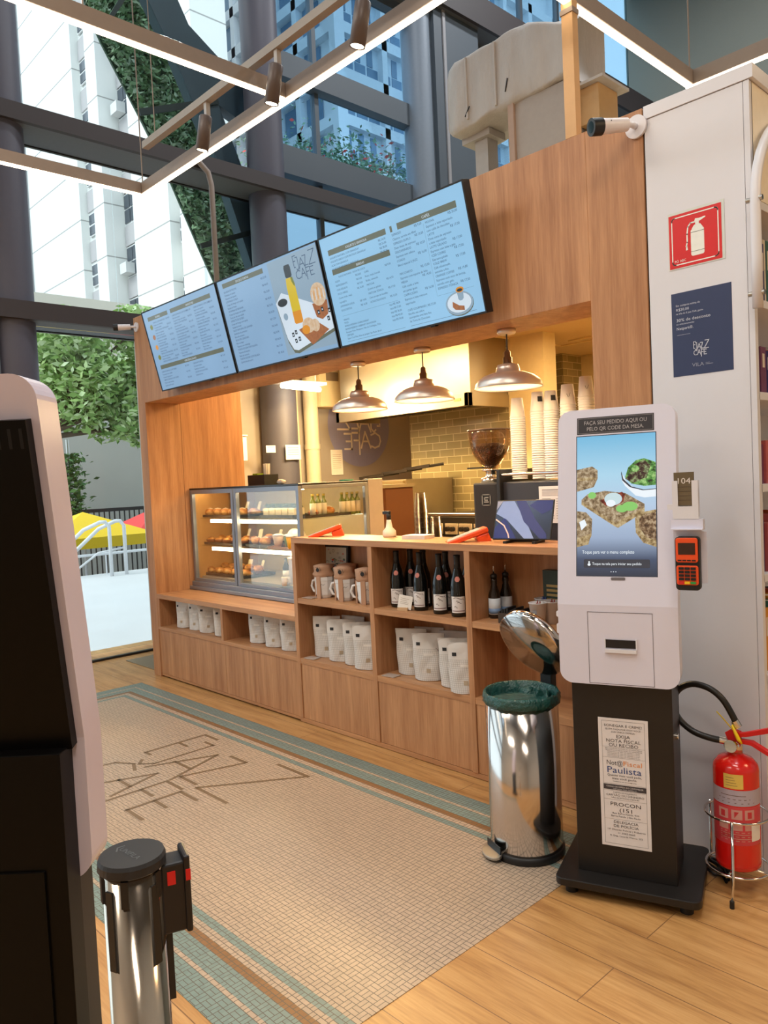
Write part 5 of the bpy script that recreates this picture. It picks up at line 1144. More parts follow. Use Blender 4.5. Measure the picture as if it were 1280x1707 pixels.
MB().box(0, .36, 0, .4, 1.42, 1.45).build('board', KSTEEL, sf); MB().box(.0, .34, .05, .40, 0, 1.42).build('cupboard', mat('brown_cupboard', (104, 62, 30), .6), sf)
st = thing('gas_range', 'black gas range with white knob panels and a steel rail', 'stove', (-5.12, 5.3, 0))
MB().box(0, .85, .05, .70, 0, 1.12).build('body', BLACKM, st, bevel=.004)
MB().rod((.02, -.02, 1.15), (.85, -.02, 1.15), .014).build('rail', STEEL, st)
for k, x in enumerate((.06, .25, .42, .60)):
    o = MB(); o.box(x, x+.15, .035, .05, .96, 1.06); o = o.build('knob_panel', mat('panel_cream', (214, 206, 184), .4), st)
    if k >= 1:
        for q in (.045, .105): MB().rod((x+q, .0, 1.01), (x+q, .035, 1.01), .022).build('knob', BLACK, st)
MB().box(0, .85, .06, .70, 1.12, 1.14).build('cooktop', mat('dark_top', (50, 40, 32), .4), st)
MB().box(0, .85, .0, .05, .80, .94).build('lower_front', mat('range_lower', (60, 52, 42), .5), st)
fc = thing('gooseneck_faucet', 'curved steel gooseneck faucet in front of the green tiles', 'faucet', (-4.62, 5.75, 1.14))
MB().tube([(0, 0, 0), (0, 0, .10)]+[(.07*(1-cos(RD(q))), 0, .10+.08*sin(RD(q))) for q in range(20, 181, 20)]+[(.14, 0, .07)], .010).build('spout', STEEL, fc); MB().rod((0, 0, 0), (0, 0, .03), .02).build('base', STEEL, fc)
# gas pipe bend above the round column
gp = tag(MB().tube([(0, -.22, .14), (0, -.08, .10), (0, .02, .02), (0, .05, -.1), (0, .05, -1.6)], .028, n=10).build('conduit_pipe', mat('conduit', (150, 138, 132), .5), loc=(-6.72, 4.12, 4.58)), 'thin grey conduit bending down from the facade beam behind the screens', 'pipe')
# ---- wrapped duct above the front
du = thing('wrapped_duct', 'big kitchen duct wrapped in crumpled grey canvas above the oak front', 'duct', (-2.86, 3.95, 0))
cv = NT('duct_canvas'); P, x, y, z = cv.obj(); nz = cv.noise(P, 5, 5, (2.2, 2.2, .7), .65); cv.bsdf(cv.mix(nz, srgb(172, 162, 154), srgb(204, 196, 188)), .6, bump=nz, bstr=.45, bd=.03); CANV = cv.m
def blob(u, v):
    return None
m_ = MB(); nu, nv = 30, 36; vs = []; 
x0_, x1_ = -.43, .49
for i in range(nu+1):
    u = i/nu; X = x0_+(x1_-x0_)*u
    zb_ = 3.655+.006*sin(u*9); zt_ = 4.075; end = min(1, (u/.10))**.5 if u < .10 else 1
    hy = .19*(.75+.25*end); zm = (zb_+zt_)/2; hz = (zt_-zb_)/2*(.72+.28*end)
    for j in range(nv):
        a_ = 2*pi*j/nv; ca, sa = cos(a_), sin(a_); e = .16
        yy = hy*(abs(ca)**e)*(1 if ca > 0 else -1); zz_ = hz*(abs(sa)**e)*(1 if sa > 0 else -1)
        if u > .70 and zz_ > 0 and yy < 0: zz_ -= (u-.70)/.30*.13
        zz_ -= .004*sin(u*23+a_*2); yy += .004*sin(u*31)+.003*sin(a_*5+u*12)
        if u < .45 and zz_ < 0: zz_ -= .04*(1-u/.45)
        vs.append((X, yy, zm+zz_))
fs = [(i*nv+j, i*nv+(j+1) % nv, (i+1)*nv+(j+1) % nv, (i+1)*nv+j) for i in range(nu) for j in range(nv)]+[tuple(range(nv)), tuple(reversed(range(nu*nv, nu*nv+nv)))]
m_.add(vs, fs, 0, True); m_.build('canvas_wrap', CANV, du)
for (xa, za, xb, zb3) in ((.06, 3.73, .08, 3.80), (-.25, 3.70, -.21, 3.75)): MB().tube([(xa, -.197, za), (xb, -.199, zb3)], .004, n=5).build('tear', BLACK, du)
for xq in (-.24, -.02): MB().box(xq, xq+.014, -.200, -.17, 3.68, 4.05).build('wrap_seam', CANV, du, bevel=.003)
MB().box(.07, .48, -.16, .16, 2.88, 3.66).build('shaft', mat('shaft_panel', (172, 160, 150), .6), du, bevel=.004)
m_ = MB(); m_.box(.06, .10, -.18, -.16, 2.88, 3.68); m_.box(.46, .49, -.18, -.16, 2.88, 3.66); m_.build('shaft_edge', mat('shaft_edge', (180, 150, 130), .6), du)
MB().box(-.30, -.20, -.05, .05, 2.88, 3.63).build('support_leg', mat('leg_grey', (176, 168, 162), .5), du); MB().box(-.38, -.16, -.08, .08, 3.60, 3.64).build('support_plate', mat('leg_grey', (176, 168, 162), .5), du)
MB().box(.49, .61, -.10, .10, 3.40, 3.60).build('junction_box', mat('box_tan', (200, 160, 110), .6), du, bevel=.003); MB().box(.45, .66, -.14, .14, 3.60, 3.615).build('flap', CANV, du); MB().box(.49, .58, -.08, .06, 3.26, 3.34).build('lower_box', mat('box_tan', (200, 160, 110), .6), du, bevel=.003)
MB().tube([(.52, -.05, 3.40), (.54, -.07, 3.36), (.50, -.06, 3.33), (.56, -.02, 3.38), (.58, -.05, 3.33)], .006, n=6).build('cable', BLACK, du)
MB().box(-.47, -.15, .17, .175, 3.3, 3.6).build('underside_panel', mat('brown_board', (120, 96, 78), .7), du) if False else None
# ================================================================ SUSPENDED LIGHT TRACKS
stm = mat('track_timber', (146, 130, 116), .5); strip = glow('strip_light', (1, .80, .56), 9)
def track(name, p0, p1, lab, w_=.045, h=.07):
    t = thing(name, lab, 'light strip', (0, 0, 0), 0, None)
    (x0, y0), (x1, y1) = p0, p1; z = 3.43
    if abs(x1-x0) > abs(y1-y0): MB().box(x0, x1, y0-w_/2, y0+w_/2, z, z+h).build('profile', stm, t); MB().box(x0+.002, x1-.002, y0-w_/2+.006, y0+w_/2-.006, z-.006, z).build('diffuser', strip, t)
    else: MB().box(x0-w_/2, x0+w_/2, y0, y1, z, z+h).build('profile', stm, t); MB().box(x0-w_/2+.006, x0+w_/2-.006, y0+.002, y1-.002, z-.006, z).build('diffuser', strip, t)
track('light_strip', (-4.77, 2.43), (-1.82, 2.43), 'long glowing light strip running in front of the menu screens')
track('light_strip', (-4.75, -1.0), (-4.75, 2.405), 'light strip reaching the corner beside the thin wire, crossing low')
track('light_strip', (-3.165, -1.0), (-3.165, 2.405), 'light strip that meets the long one midway, crossing high')
track('light_strip', (-1.797, 2.41), (-1.797, 3.95), 'light strip running back from the timber post over the oak front')
track('light_strip', (-1.82, 3.975), (1.2, 3.975), 'light strip passing above the white bookcase')
t = thing('timber_post', 'slim timber post holding the light strips above the oak front', 'post', (-1.80, 2.87, 2.881)); MB().box(-.026, .026, -.02, .02, 0, .555).build('post', mat('post_timber', (214, 170, 118), .5), t); MB().box(-.03, .03, -.025, .025, .50, .52).build('strap', stm, t)
for i, (x, y, l_) in enumerate(((-4.75, 2.43, 'thin hanging wire at the corner of the light strips'), (-3.165, 1.4, 'thin hanging wire above the high crossing strip'), (-1.80, 3.97, 'thin hanging wire above the bookcase strip'))):
    tag(MB().rod((0, 0, 3.50), (0, 0, 10.15), .004, n=6).build('suspension_wire', stm, loc=(x, y, 0)), l_, 'wire')
rt = thing('spot_track', 'thin unlit track carrying three spotlights above the light strip', 'track', (0, 0, 0)); MB().box(-4.33, -1.2, 2.225, 2.265, 3.535, 3.575).build('rail', mat('track_grey', (150, 140, 128), .5), rt)
MB().rod((-4.2, 2.245, 3.575), (-4.2, 2.245, 10.15), .003, n=6).build('hanger', stm, rt); MB().rod((-1.3, 2.245, 3.575), (-1.3, 2.245, 10.15), .003, n=6).build('hanger', stm, rt)
s0 = None
for i, (x, l_) in enumerate(((-3.62, 'brown cylindrical spotlight nearest the corner of the light strips'), (-2.98, 'brown cylindrical spotlight above the strip junction'), (-2.365, 'largest brown cylindrical spotlight, highest of the three'))):
    if s0: dup(s0, (x, 2.245, 3.535), 0, l_); continue
    s0 = thing('spotlight', l_, 'spotlight', (x, 2.245, 3.535), 0, 'spotlights on the thin track'); M = Matrix.Translation((.0, -.01, -.07)) @ Matrix.Rotation(RD(12), 4, 'Y') @ Matrix.Rotation(RD(-4), 4, 'X')
    MB().box(-.012, .012, -.012, .012, -.075, .045).build('stem', mat('stem_grey', (170, 164, 158), .4), s0)
    MB().lathe([(0, .0), (.030, 0), (.034, -.006), (.034, -.175), (.029, -.175), (.027, -.15), (0, -.15)], n=24, M=M).build('barrel', mat('spot_brown', (92, 80, 76), .4), s0)
    MB().lathe([(0, -.168), (.0285, -.168), (.0285, -.172), (0, -.173)], n=20, M=M).build('lens', glow('spot_lens', (1, .86, .62), 10), s0)
    MB().rod((-.008, 0, -.07), (.008, 0, -.07), .012).build('swivel', BLACK, s0)
# ================================================================ SECURITY CAMERAS
def cctv(loc, lab, d, s=1, base_rot=0):
    t = thing('security_camera', lab, 'camera', loc, 0); p = Vector((0, 0, 0)); f = Vector(d).normalized()
    MB().rod((0, -.0, 0), (0, -.012*s, 0), .046*s, n=28).build('wall_plate', mat('camera_white', (226, 222, 226), .35), t)
    MB().tube([(0, -.012*s, 0), (0, -.035*s, 0), tuple(Vector((0, -.045*s, 0))+f*.03*s)], .012*s).build('arm', mat('camera_white', (226, 222, 226), .35), t)
    a_ = Vector((0, -.045*s, 0))+f*.02*s; b_ = a_+f*.115*s
    MB().rod(a_, b_, .026*s, .030*s, n=24).build('body', mat('camera_white', (226, 222, 226), .35), t)
    h_ = MB().rod(b_, b_+f*.045*s, .034*s, n=28).build('lens_hood', BLACK, t); MB().rod(b_+f*.045*s, b_+f*.0455*s, .022*s, n=20).build('lens', mat('lens_glass', (30, 50, 56), .05), h_)
    u = Vector((0, 0, 1)); MB().box(-.018*s, .018*s, -.001, .001, -.002*s, .002*s, M=Matrix.Translation(a_+f*.07*s+Vector((.0, -.0265*s, .008*s)))).build('lettering', INK, t)
cctv((-1.505, 2.848, 2.815), 'white bullet security camera with black hood on the oak front top', (-.50, -.85, -.12), .95)
cctv((-5.81, 2.848, 2.80), 'small security camera on the oak panel beside the first screen', (-.5, -.85, -.05), .8)
# ================================================================ ORDER KIOSK
BEND = Matrix.Translation((0, .055, 1.03)) @ Matrix.Rotation(-.17, 4, 'X') @ Matrix.Translation((0, -.055, -1.03))
def kiosk_head():
    mb = MB(); o = rrect(.036, .436, .752, 1.715, .045, 8)
    lo = [p for p in o if p[1] < 1.03]; hi = [p for p in o if p[1] > 1.03]
    lo = lo+[] ; i = [k for k in range(len(o)) if o[k][1] < 1.03 and o[(k+1) % len(o)][1] > 1.03][0]; j = [k for k in range(len(o)) if o[k][1] > 1.03 and o[(k+1) % len(o)][1] < 1.03][0]
    ring = o[:i+1]+[(.436, 1.03)]+o[i+1:j+1]+[(.036, 1.03)]+o[j+1:]; n = len(ring); a_, b_ = i+1, j+2
    F = [(x, .055+max(0, z-1.03)*.1717, z) for x, z in ring]; B = [(x, .14+max(0, z-1.03)*.1717, z) for x, z in ring]
    up = list(range(a_, b_+1)); dn = [k % n for k in range(b_, n+a_+1)]
    mb.add(F+B, [tuple(up), tuple(dn), tuple(n+k for k in reversed(up)), tuple(n+k for k in reversed(dn))])
    mb.add(F+B, [(k, k+n, (k+1) % n+n, (k+1) % n) for k in range(n)], 0, False)
    return mb
KR = RD(20.5); ks = thing('order_kiosk', 'white self order kiosk with lit food screen on a black pedestal', 'kiosk', (-1.585, 2.228, 0), KR)
m_ = MB(); P8 = [(x, y) for x, y in rrect(0, .485, 0, .42, .03)]
m_.prism(P8, .035, .062, M=Matrix(((1, 0, 0, 0), (0, 0, 1, 0), (0, 1, 0, 0), (0, 0, 0, 1)))); m_.build('base', BLACKM, ks, bevel=.003)
for x, y in ((.05, .05), (.435, .05), (.05, .37), (.435, .37)): MB().rod((x, y, 0), (x, y, .036), .022).build('foot', BLACK, ks)
MB().box(.068, .405, .085, .30, .062, .86).build('pedestal', BLACKM, ks, bevel=.002)
MB().rod((.405, .16, .56), (.415, .16, .56), .012).build('lock', CHROME, ks)
m_ = kiosk_head(); m_.build('head', mat('kiosk_white', (218, 218, 234), .28, var=.01), ks, bevel=.008, seg=3)
MB().box(.06, .41, .14, .17, 1.05, 1.62, M=BEND).build('rear_housing', BLACKM, ks)
FY = .0545
a = Art(); a.lay = .0006
a.rect(.112, .375, 1.634, 1.695, 1, 0); a.ring(.116, .371, 1.638, 1.691, .0008, 2, 1)
a.text('FAÇA SEU PEDIDO AQUI OU', .2435, 1.668, .0195, 2, 'c', 1, width=.215); a.text('PELO QR CODE DA MESA.', .2435, 1.646, .0195, 2, 'c', 1, width=.195)
o = a.build('header_sign', [WHITE, mat('sign_charcoal', (48, 46, 52), .4), mat('sign_silver', (176, 172, 172), .5)], ks); o.matrix_local = BEND @ Matrix.Translation((-.008, FY, 0))
ksk = NT('kiosk_display'); P, x, y, z = ksk.obj()
gcol = ksk.ramp(ksk.math('MULTIPLY', ksk.math('SUBTRACT', z, 1.125), 2.0), [(0.0, srgb(52, 56, 66)), (.13, srgb(74, 86, 110)), (.28, srgb(160, 178, 205)), (.5, srgb(186, 208, 232)), (.72, srgb(176, 218, 240)), (1, srgb(122, 190, 226))])
ksk.bsdf((.01, .01, .015), .07, emit=gcol, es=.95)
def food_mat(name, a_, b_, c_, sc_=60):
    t = NT(name); P, x, y, z = t.obj(); col = t.ramp(t.noise(P, sc_, 5, None, .7), [(.38, srgb(*a_)), (.5, srgb(*b_)), (.62, srgb(*c_))]); t.bsdf((.01, .01, .01), .1, emit=col, es=.95); return t.m
seed = food_mat('seeded_bread', (104, 84, 60), (160, 136, 104), (206, 188, 158)); crst = food_mat('crust_edge', (120, 96, 62), (176, 150, 106), (206, 186, 146)); salad = food_mat('salad', (44, 40, 34), (90, 150, 70), (170, 210, 130), 45); dsalad = food_mat('dark_salad', (40, 24, 24), (84, 62, 50), (150, 170, 120), 70)
meat = food_mat('meat', (70, 22, 18), (130, 54, 40), (170, 90, 66)); shreds = food_mat('shreds', (70, 50, 36), (128, 98, 70), (190, 166, 134), 90)
a = Art(); a.lay = .0005; X0, X1, Z0, Z1 = .112, .379, 1.132, 1.626
def S(u, v): return (X0+(X1-X0)*u, Z1-(Z1-Z0)*v)   # u right 0..1, v down 0..1
def SP(pts, mi, l): a.poly([S(*p) for p in pts], mi, l)
a.rect(X0-.003, X1+.003, Z0-.003, Z1+.003, 9, -1); a.rect(X0, X1, Z0, Z1, 0, 0)
SP([(0, .24), (.20, .22), (.27, .25), (.27, .31), (.22, .37), (0, .40)], 1, 1); SP([(0, .30), (.24, .30), (.24, .315), (0, .325)], 2, 2)
SP([(.06, .46), (.14, .42), (.36, .40), (.62, .42), (.86, .50), (.86, .55), (.54, .66), (.5, .655), (.06, .49)], 1, 3); SP([(.06, .47), (.5, .63), (.86, .52), (.86, .555), (.53, .665), (.49, .655), (.06, .495)], 2, 4)
SP([(.30, .47), (.42, .44), (.58, .41), (.62, .43), (.60, .48), (.5, .51), (.38, .51)], 5, 5)
a.disc(*S(.47, .46), .030, .022, 7, 6); a.disc(*S(.44, .49), .016, .012, 8, 7); a.disc(*S(.58, .53), .020, .013, 6, 7); a.disc(*S(.68, .515), .026, .016, 6, 8); a.disc(*S(.20, .43), .014, .012, 6, 6)
SP([(.58, .28), (.66, .36), (.80, .40), (1.0, .40), (1.0, .45), (.86, .455), (.75, .44), (.62, .37), (.58, .33)], 8, 2); SP([(.575, .265), (.60, .32), (.70, .375), (.85, .40), (1, .395), (1, .40), (.84, .405), (.68, .38), (.585, .33), (.57, .28)], 9, 3)
SP([(.62, .31), (.66, .24), (.76, .19), (.86, .18), (1.0, .21), (1.0, .37), (.86, .375), (.70, .355)], 3, 4); SP([(.62, .32), (.68, .29), (.74, .22), (.86, .19), (.94, .23), (.88, .33), (.72, .35)], 4, 5); a.disc(*S(.74, .25), .016, .012, 3, 6); a.disc(*S(.88, .34), .02, .01, 3, 6)
SP([(.74, .60), (.80, .56), (1.0, .54), (1.0, .80), (.84, .77), (.75, .70)], 2, 3); SP([(.79, .60), (.86, .57), (1.0, .56), (1.0, .75), (.88, .735), (.79, .66)], 10, 4)
SP([(0, .54), (.12, .55), (.20, .60), (.19, .72), (.14, .77), (0, .79)], 1, 3); SP([(.03, .62), (.10, .60), (.13, .64), (.06, .68)], 8, 4); SP([(0, .74), (.19, .70), (.15, .78), (0, .80)], 2, 4)
a.text('Toque para ver o menu completo', *S(.07, .845), .0165, 8, 'l', 5, width=.176)
a.poly(rrect(S(.09, 0)[0], S(.92, 0)[0], S(0, .945)[1], S(0, .885)[1], .005), 9, 5)
a.text('Toque na tela para iniciar seu pedido', *S(.20, .925), .0130, 8, 'l', 7, width=.165); a.disc(*S(.16, .905), .003, .003, 8, 7); a.disc(*S(.16, .922), .005, .005, 8, 7)
for k in range(3): a.disc(*S(.44+.03*k, .972), .0016, .0016, 8, 7, 8)
dk = NT('display_dark'); dk.bsdf((.02, .02, .025), .1, emit=srgb(58, 60, 68), es=.9)
wt = NT('display_white'); wt.bsdf((.02, .02, .02), .1, emit=srgb(236, 244, 250), es=1.0)
grn = NT('display_green'); grn.bsdf((.02, .02, .02), .1, emit=srgb(140, 206, 110), es=.95)
chs = NT('display_cheese'); chs.bsdf((.02, .02, .02), .1, emit=srgb(200, 222, 226), es=1)
o = a.build('display', [ksk.m, seed, crst, salad, dsalad, meat, grn.m, chs.m, wt.m, dk.m, shreds], ks); o.matrix_local = BEND @ Matrix.Translation((-.008, FY, 0))
MB().prism(rrect(.220, .268, 1.117, 1.127, .004), FY-.001, FY+.002, M=BEND).build('maker_badge', mat('badge_grey', (130, 126, 132), .3, .6), ks)
m_ = Art(); m_.lay = .0005; m_.ring(.139, .354, .757, 1.006, .0016, 1, 1); o = m_.build('service_door', [WHITE, mat('door_gap', (90, 84, 92), .6)], ks); o.location.y = FY
m_ = MB(); m_.box(.198, .298, FY-.003, FY+.02, .884, .912, 1); m_.box(.196, .300, FY-.010, FY+.0, .868, .880); m_.box(.194, .198, FY-.004, FY+.01, .880, .916); m_.box(.298, .302, FY-.004, FY+.01, .880, .916); m_.build('receipt_slot', [WHITE, BLACK], ks)
MB().prism([(.036, .92), (.026, .925), (.026, .955), (.033, .96), (.033, .98), (.026, .985), (.026, 1.0), (.036, 1.004)], .07, .11).build('latch', WHITE, ks)
# notice on the pedestal
a = Art(); a.lay = .0004; W, H = .168, .458; a.rect(0, W, 0, H, 0, 0); a.prism([(0, 0), (W, 0), (W, H), (0, H)], .0003, .0012, 0); a.ring(.012, W-.012, .010, H-.010, .0008, 1, 1); cxm = W/2
for z in (.318, .225, .200, .168, .098, .356): a.line([(.012, z), (W-.012, z)], .0006, 1, 1)
def T(s_, z, sz, w_, mi=1): a.text(s_, cxm, z, sz, mi, 'c', 2, width=w_)
T('SONEGAR É CRIME!', .428, .0125, .128); T('QUEM PAGA POR ISSO? VOCÊ.', .417, .008, .122); T('SUA ÚNICA DEFESA:', .407, .008, .08); T('EXIJA', .389, .0165, .048); T('NOTA FISCAL', .373, .0165, .118); T('OU RECIBO', .358, .0165, .100)
for k in range(2): T('PELO CUPOM OU NOTA FISCAL AO CONSUMIDOR', .349-k*.006, .005, .125)
for k in range(4): T('Informações de valor do imposto e recibo', .338-k*.0055, .0045, .11)
a.text('Not@', .024, .292, .024, 1, 'l', 2, width=.056); a.text('Fiscal', .080, .292, .024, 3, 'l', 2, width=.064); a.text('Paulista', .024, .264, .032, 2, 'l', 2, width=.118)
T('Quanto mais você pede,', .252, .011, .116); T('mais você ganha.', .241, .011, .085); T('Cadastre-se no programa', .232, .006, .08)
a.rect(.012, W-.012, .203, .222, 1, 1); T('CÓDIGO DE DEFESA DO CONSUMIDOR', .212, .0075, .125, 0); T('DISPONÍVEL PARA CONSULTA', .205, .005, .08, 0)
T('FORMAS DE PAGAMENTO', .192, .0065, .08); T('CARTÃO OU DINHEIRO', .181, .0105, .128); T('NÃO ACEITAMOS CHEQUES', .173, .0065, .095)
T('PROCON', .146, .019, .104); T('(151', .126, .019, .044); T('Rua Barra Funda, 930', .117, .0085, .09); T('Barra Funda | São Paulo', .107, .0085, .1)
T('DELEGACIA', .084, .0135, .084); T('DE POLÍCIA', .070, .0135, .086); T('14º Distrito Policial | Pinheiros', .058, .0085, .13); T('11 3062 0665', .047, .0085, .06); T('R. Dep. Lacerda Franco, 372', .036, .0085, .11)
nt = a.build('pedestal_notice', [mat('notice_white', (226, 222, 222), .6), mat('notice_ink', (66, 62, 66), .6), mat('notice_blue', (40, 70, 130), .6), mat('notice_orange', (226, 140, 60), .6)], ks, label='white printed tax notice fixed on the black pedestal'); nt.location = (.156, .083, .170)
# menu rack and card terminal mounted on the kiosk's side
rk = thing('number_rack', 'white rack on the kiosk side holding brown table number 104', 'rack', (-1.168, 2.36, 1.332), RD(14)); rk.scale = (.85, .85, .88)
m_ = MB(); m_.box(0, .092, .02, .024, 0, .135); m_.box(0, .092, 0, .02, -.004, .0); m_.box(0, .020, 0, .003, 0, .135); m_.box(.070, .092, 0, .003, 0, .135); m_.box(.020, .070, 0, .003, 0, .042); m_.box(-.02, 0, .004, .02, .03, .05); m_.build('holder', WHITE, rk)
a = Art(); a.lay = .0005; a.rect(.006, .076, .045, .165, 0, -1); a.prism([(.006, .045), (.076, .045), (.076, .165), (.006, .165)], .006, .016, 0); a.text('104', .040, .124, .030, 1, 'c', 1, width=.052)
for k in range(4): a.line([(.02, .112-k*.016), (.07, .112-k*.016)], .0012, 2, .5)
o = a.build('number_card', [mat('number_brown', (104, 90, 66), .5), mat('number_white', (228, 222, 216), .5), mat('number_line', (70, 58, 42), .6)], rk); o.location.y = .005
ct = thing('card_terminal', 'orange card terminal with keypad mounted on the side of the kiosk', 'card reader', (-1.165, 2.36, 1.10), RD(14)); ct.scale = (.95, .95, .98)
m_ = MB(); m_.prism(rrect(0, .078, 0, .175, .012), 0, .03); m_.build('body', BLACK, ct, bevel=.003)
MB().prism(rrect(.004, .074, .092, .172, .008), -.006, .0).build('upper_shell', ORANGE, ct, bevel=.002); MB().prism(rrect(.004, .074, .018, .082, .008), -.004, 0).build('lower_shell', ORANGE, ct, bevel=.002)
MB().box(.012, .066, -.0075, -.006, .118, .156).build('screen', mat('terminal_screen', (60, 36, 24), .15), ct)
m_ = MB()
for r_ in range(4):
    for c_ in range(3): m_.box(.012+c_*.019, .028+c_*.019, -.007, -.004, .034+r_*.0115, .042+r_*.0115)
for c_ in range(4): m_.box(.010+c_*.015, .022+c_*.015, -.008, -.006, .097, .101)
m_.build('keys', BLACK, ct)
for c_, rgb in enumerate(((206, 40, 40), (236, 196, 40), (50, 150, 70))): MB().box(.011+c_*.019, .028+c_*.019, -.0075, -.004, .022, .030).build('color_key', mat('key_%d' % c_, rgb, .4), ct)
br_ = thing('terminal_bracket', 'white metal bracket holding the terminal beside the kiosk', 'bracket', (-1.165, 2.36, 1.10), RD(14)); br_.scale = (.95, .95, .98)
m_ = MB(); m_.box(-.01, .092, .001, .03, .198, .232); m_.box(-.01, .092, -.012, .001, .198, .202); m_.box(.082, .096, .034, .036, .02, .19); m_.box(-.01, .082, .032, .036, .02, .198); m_.build('bracket_plate', mat('kiosk_white', (218, 218, 234), .28, var=.01), br_)
# cables behind the kiosk
cb = MB()
for k in range(4):
    cb.tube([(-1.30+.02*k, 2.74, .02+.01*k), (-1.22+.015*k, 2.70+.01*k, .012+.012*k), (-1.17, 2.74-.02*k, .01), (-1.20-.02*k, 2.80, .012), (-1.28, 2.80+.01*k, .01)], .006, n=6)
tag(cb.build('power_cable', BLACK), 'loops of black cable on the floor behind the kiosk base', 'cable')
# ================================================================ FIRE EXTINGUISHER
fe = thing('fire_extinguisher', 'red fire extinguisher with black hose standing in a chrome ring stand', 'extinguisher', (-1.13, 2.69, .088), 0)
fred = mat('extinguisher_red', (214, 24, 18), .22, coat=.6)
MB().lathe([(0, 0), (.066, 0), (.074, .008), (.075, .02), (.075, .345), (.072, .362), (.055, .382), (.03, .392), (.022, .40), (.022, .41), (0, .41)], n=48).build('cylinder', fred, fe)
MB().lathe([(0, .40), (.025, .40), (.025, .43), (.018, .44), (0, .44)], n=24).build('valve', CHROME, fe)
def wrap(r_, a0, a1, z0, z1, m, nm_): q = MB(); q.grid(lambda u, v: (r_*cos(a0+(a1-a0)*u), r_*sin(a0+(a1-a0)*u), z0+(z1-z0)*v), 24, 2); return q.build(nm_, m, fe)
D = RD(-67)
wrap(.0756, D-.55, D+.30, .295, .345, mat('label_yellow', (226, 196, 96), .5), 'yellow_label'); wrap(.0756, D-1.35, D+1.35, .235, .290, mat('label_silver', (176, 168, 184), .4), 'silver_label')
wrap(.0755, D-1.35, D+1.35, .098, .232, mat('label_pinkred', (206, 66, 76), .4), 'instruction_label')
q = MB()
def patch(u0, u1, z0, z1, mi=0): q.grid(lambda u, v: (.0759*cos(D+u0+(u1-u0)*u), .0759*sin(D+u0+(u1-u0)*u), z0+(z1-z0)*v), 6, 1, mi)
for u in (-.62, -.02, .55): patch(u-.22, u+.24, .188, .222, 0)
for u in (-.62, -.02, .55): patch(u-.22, u+.24, .150, .172, 0)
for k in range(5): patch(-.75, .75-.12*(k % 2), .112+k*.0075, .1145+k*.0075, 0)
for k in range(3): patch(-.9+.1*k, .8-.2*k, .244+k*.013, .246+k*.013, 1)
for k in range(4): patch(-.45, .05-.05*k, .305+k*.009, .3065+k*.009, 1)
q.build('label_print', [mat('print_pink', (226, 190, 190), .5), mat('print_dark', (110, 84, 70), .6)], fe)
q = MB(); 
for i, u in enumerate((-.62, -.02, .55)):
    q.grid(lambda s_, v: (.0762*cos(D+u-.1+.2*s_*(1 if i != 1 else v)), .0762*sin(D+u-.1+.2*s_*(1 if i != 1 else v)), .193+.022*v), 4, 3)
q.build('pictograms', mat('picto_red', (196, 50, 56), .5), fe)
wrap(.0764, D+.62, D+1.2, .112, .175, PAPER, 'white_tag')
MB().rod((0, -.028, .43), (0, -.040, .43), .022, n=24).build('gauge', CHROME, fe, label='round chrome pressure gauge')
m_ = MB(); m_.prism([(-.02, .44), (.02, .44), (.02, .475), (-.01, .48), (-.03, .465)], -.012, .012); m_.prism([(.0, .468), (.03, .475), (.12, .510), (.135, .508), (.138, .498), (.04, .462), (.0, .452)], -.01, .01); m_.build('lever', RED, fe, bevel=.002)
m_ = MB(); m_.prism([(.01, .45), (.06, .452), (.15, .412), (.158, .398), (.148, .396), (.058, .436), (.01, .436)], -.01, .01); m_.build('carry_handle', RED, fe, bevel=.002)
MB().tube(smooth_path([(-.022, -.01, .437), (-.07, -.02, .437), (-.135, -.03, .452), (-.185, -.035, .49), (-.205, -.035, .54), (-.185, -.035, .595), (-.135, -.03, .625), (-.075, -.025, .618), (-.03, -.02, .585), (.0, -.012, .53), (.012, -.005, .495)]), .0115, n=12).build('hose', mat('hose_rubber', (28, 26, 26), .35), fe)
m_ = MB(); m_.rod((-.022, -.01, .437), (-.045, -.015, .437), .014); m_.rod((.004, -.010, .515), (.014, -.003, .492), .014); m_.build('hose_fitting', CHROME, fe)
MB().tube([(.0, -.02, .50), (.012, -.022, .475), (.022, -.022, .455), (.032, -.02, .44)], [.003, .006, .007, .003], n=8).build('safety_seal', mat('seal_yellow', (240, 206, 20), .4), fe); MB().tube([(.008, -.02, .478), (-.03, -.024, .52), (-.05, -.026, .54)], .002, n=6).build('seal_tail', mat('seal_yellow', (240, 206, 20), .4), fe)
es = thing('extinguisher_stand', 'chrome wire ring stand on three legs around the extinguisher', 'stand', (-1.13, 2.69, 0))
for z in (.085, .275):
    MB().tube([(.105*cos(2*pi*k/28), .105*sin(2*pi*k/28), z) for k in range(28)], .0045, n=8, closed=True).build('ring', CHROME, es)
MB().tube([(-.1, 0, .082), (.1, 0, .082)], .004, n=8).build('cross_bar', CHROME, es); MB().tube([(0, -.1, .078), (0, .1, .078)], .004, n=8).build('cross_bar', CHROME, es)
for q_ in (-76, 20, 165):
    a_ = RD(q_); p = [(.112*cos(a_), .112*sin(a_), .28), (.112*cos(a_), .112*sin(a_), .08), (.150*cos(a_), .150*sin(a_), .012)]; l_ = MB().tube(p, .005, n=8).build('leg', CHROME, es); MB().rod((.150*cos(a_), .150*sin(a_), 0), (.149*cos(a_), .149*sin(a_), .024), .008, n=10).build('rubber_foot', BLACK, l_)
